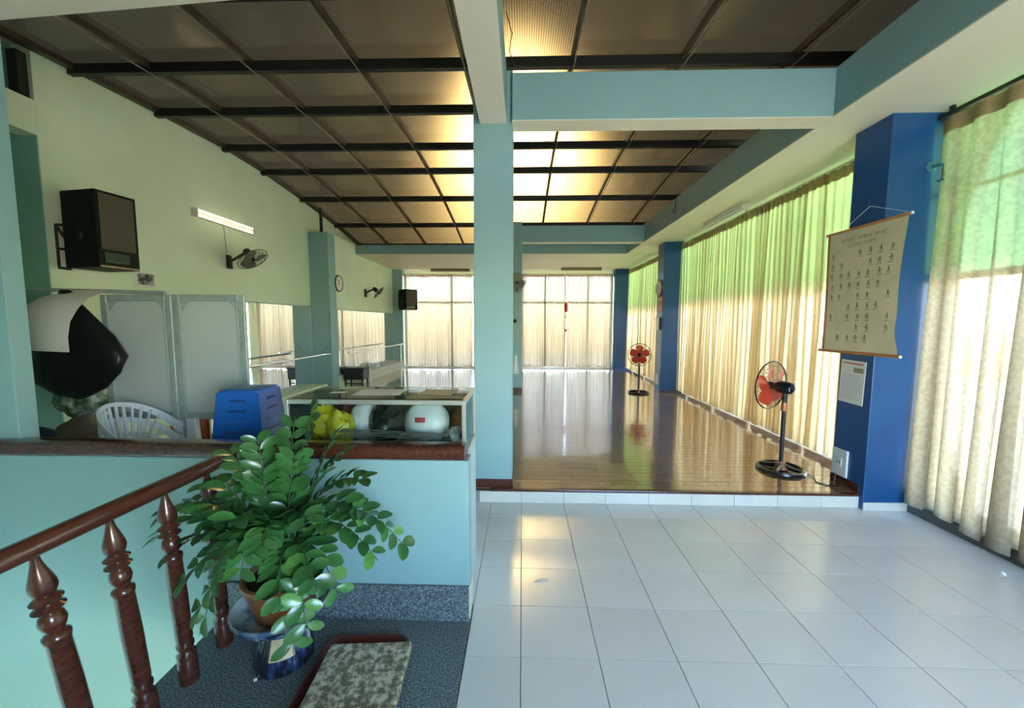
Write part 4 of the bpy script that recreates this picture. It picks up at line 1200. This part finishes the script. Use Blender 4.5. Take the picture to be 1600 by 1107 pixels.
# ---- curtains
def curtain(name, axis, plane, a0, a1, ztop, zbot, npl, amp, m, label, seed, grp, hem=.02, lean=0.0):
    rd = random.Random(seed)
    t = thing(name, label, 'curtain', ((plane, (a0 + a1) / 2, zbot) if axis == 'x' else ((a0 + a1) / 2, plane, zbot)), 0, grp)
    ph = [0]
    for k in range(npl):
        ph.append(ph[-1] + rd.uniform(.7, 1.35))
    tot = ph[-1]
    am = [rd.uniform(.55, 1.25) for _ in range(npl + 1)]
    H = ztop - zbot
    L = a1 - a0
    hw = [rd.uniform(-1, 1) * hem for _ in range(npl + 1)]
    sub = 8
    nu = npl * sub
    def fn(u, v):
        s = u * nu
        k = min(int(s / sub), npl - 1)
        f = s / sub - k
        pos = (ph[k] + (ph[k + 1] - ph[k]) * f) / tot
        A = amp * (am[k] * (1 - f) + am[k + 1] * f) * (.55 + .65 * (1 - v))
        w = A * math.cos(2 * PI * f)
        along = (pos - .5) * L + lean * (1 - v) * (pos - .5) * L + (.35 if m is M_sheer else 1.0) * A * math.sin(4 * PI * f) * (1 - .3 * v)
        z = H * v + (hw[k] * (1 - f) + hw[k + 1] * f) * (1 - v)
        w += .012 * math.sin(3.1 * pos * 7 + 4 * v + seed)
        return (w, along, z) if axis == 'x' else (along, w, z)
    part('panel', MB().grid(fn, nu, 12), m, t, True, recalc=False, sharp=None)
    def hf(u, v):
        p = fn(u, .965 + .037 * v)
        return (p[0] - .006, p[1], p[2]) if axis == 'x' else (p[0], p[1] - .006, p[2])
    if m is not M_sheer:
        part('heading', MB().grid(hf, nu, 1), M_head, t, True, recalc=False, sharp=None)
    return t
curtain('window_curtain', 'x', 3.50, 1.2, 3.47, 3.40, .085, 11, .058, M_curt2, 'beige damask curtain hanging nearest, beside the near blue column', 2, 'long curtains on the right', .03)
curtain('window_curtain', 'x', 3.50, -1.4, 1.2, 3.40, .085, 11, .060, M_curt2, 'beige damask curtain behind the camera on the right', 3, 'long curtains on the right', .03)
curtain('window_curtain', 'x', 3.50, 3.90, 6.20, 3.42, .215, 21, .036, M_curt, 'gold curtain right behind the near pedestal fan', 5, 'long curtains on the right')
curtain('window_curtain', 'x', 3.50, 6.22, 8.70, 3.42, .215, 24, .036, M_curt, 'gold curtain left of the near pedestal fan', 6, 'long curtains on the right')
curtain('window_curtain', 'x', 3.50, 9.15, 11.15, 3.42, .215, 19, .034, M_curt, 'gold curtain just past the middle blue column', 8, 'long curtains on the right')
curtain('window_curtain', 'x', 3.50, 11.22, 12.98, 3.42, .215, 17, .034, M_curt, 'gold curtain next to the far blue column', 9, 'long curtains on the right')
curtain('sheer_curtain', 'y', 13.22, -4.08, -1.72, 3.34, .212, 22, .035, M_sheer, 'ivory sheer curtain at the far left corner', 11, 'sheer curtains at the far end')
curtain('sheer_curtain', 'y', 13.22, -1.68, -.38, 3.34, .212, 12, .035, M_sheer, 'ivory sheer curtain just left of the middle column', 12, 'sheer curtains at the far end')
curtain('sheer_curtain', 'y', 13.22, .0, 1.46, 3.34, .212, 14, .035, M_sheer, 'ivory sheer curtain left of the red ornament', 13, 'sheer curtains at the far end')
curtain('sheer_curtain', 'y', 13.22, 1.50, 3.06, 3.34, .212, 15, .035, M_sheer, 'ivory sheer curtain right of the red ornament', 14, 'sheer curtains at the far end')
for (a, b, lab) in ((-1.4, 3.5, 'dark curtain track above the nearest beige curtain'), (3.88, 8.72, 'pale curtain track above the gold curtains'), (9.13, 13.0, 'curtain track past the middle blue column')):
    t = thing('curtain_track', lab, 'track', (3.52, (a + b) / 2, 3.43))
    h = (b - a) / 2
    part('rail', B(-.018, .018, -h, h, 0, .03), M_steel if a < 0 else M_body, t)
    for k in range(3):
        part('hanger', B(-.012, .012, -h + .1 + k * (h - .1) - .015, -h + .1 + k * (h - .1) + .015, .03, .07), M_steel if a < 0 else M_body, t)
t = thing('curtain_track', 'pale curtain rail above the far sheer curtains', 'track', (-.5, 13.22, 3.345))
part('rail', B(-3.58, 3.56, -.015, .015, 0, .025), M_frame, t)
# ---- loose wire on top of the middle column
o = part('loose_wire', MB().tube([(-.15, 3.5, 4.36), (-.10, 3.45, 4.15), (-.12, 3.40, 3.98), (-.085, 3.5, 3.93), (.05, 3.52, 3.92), (.2, 3.53, 3.905)], .004, 5), M_steel, None, True)
tag(o, 'thin loose wire hanging above the middle column', 'wire')
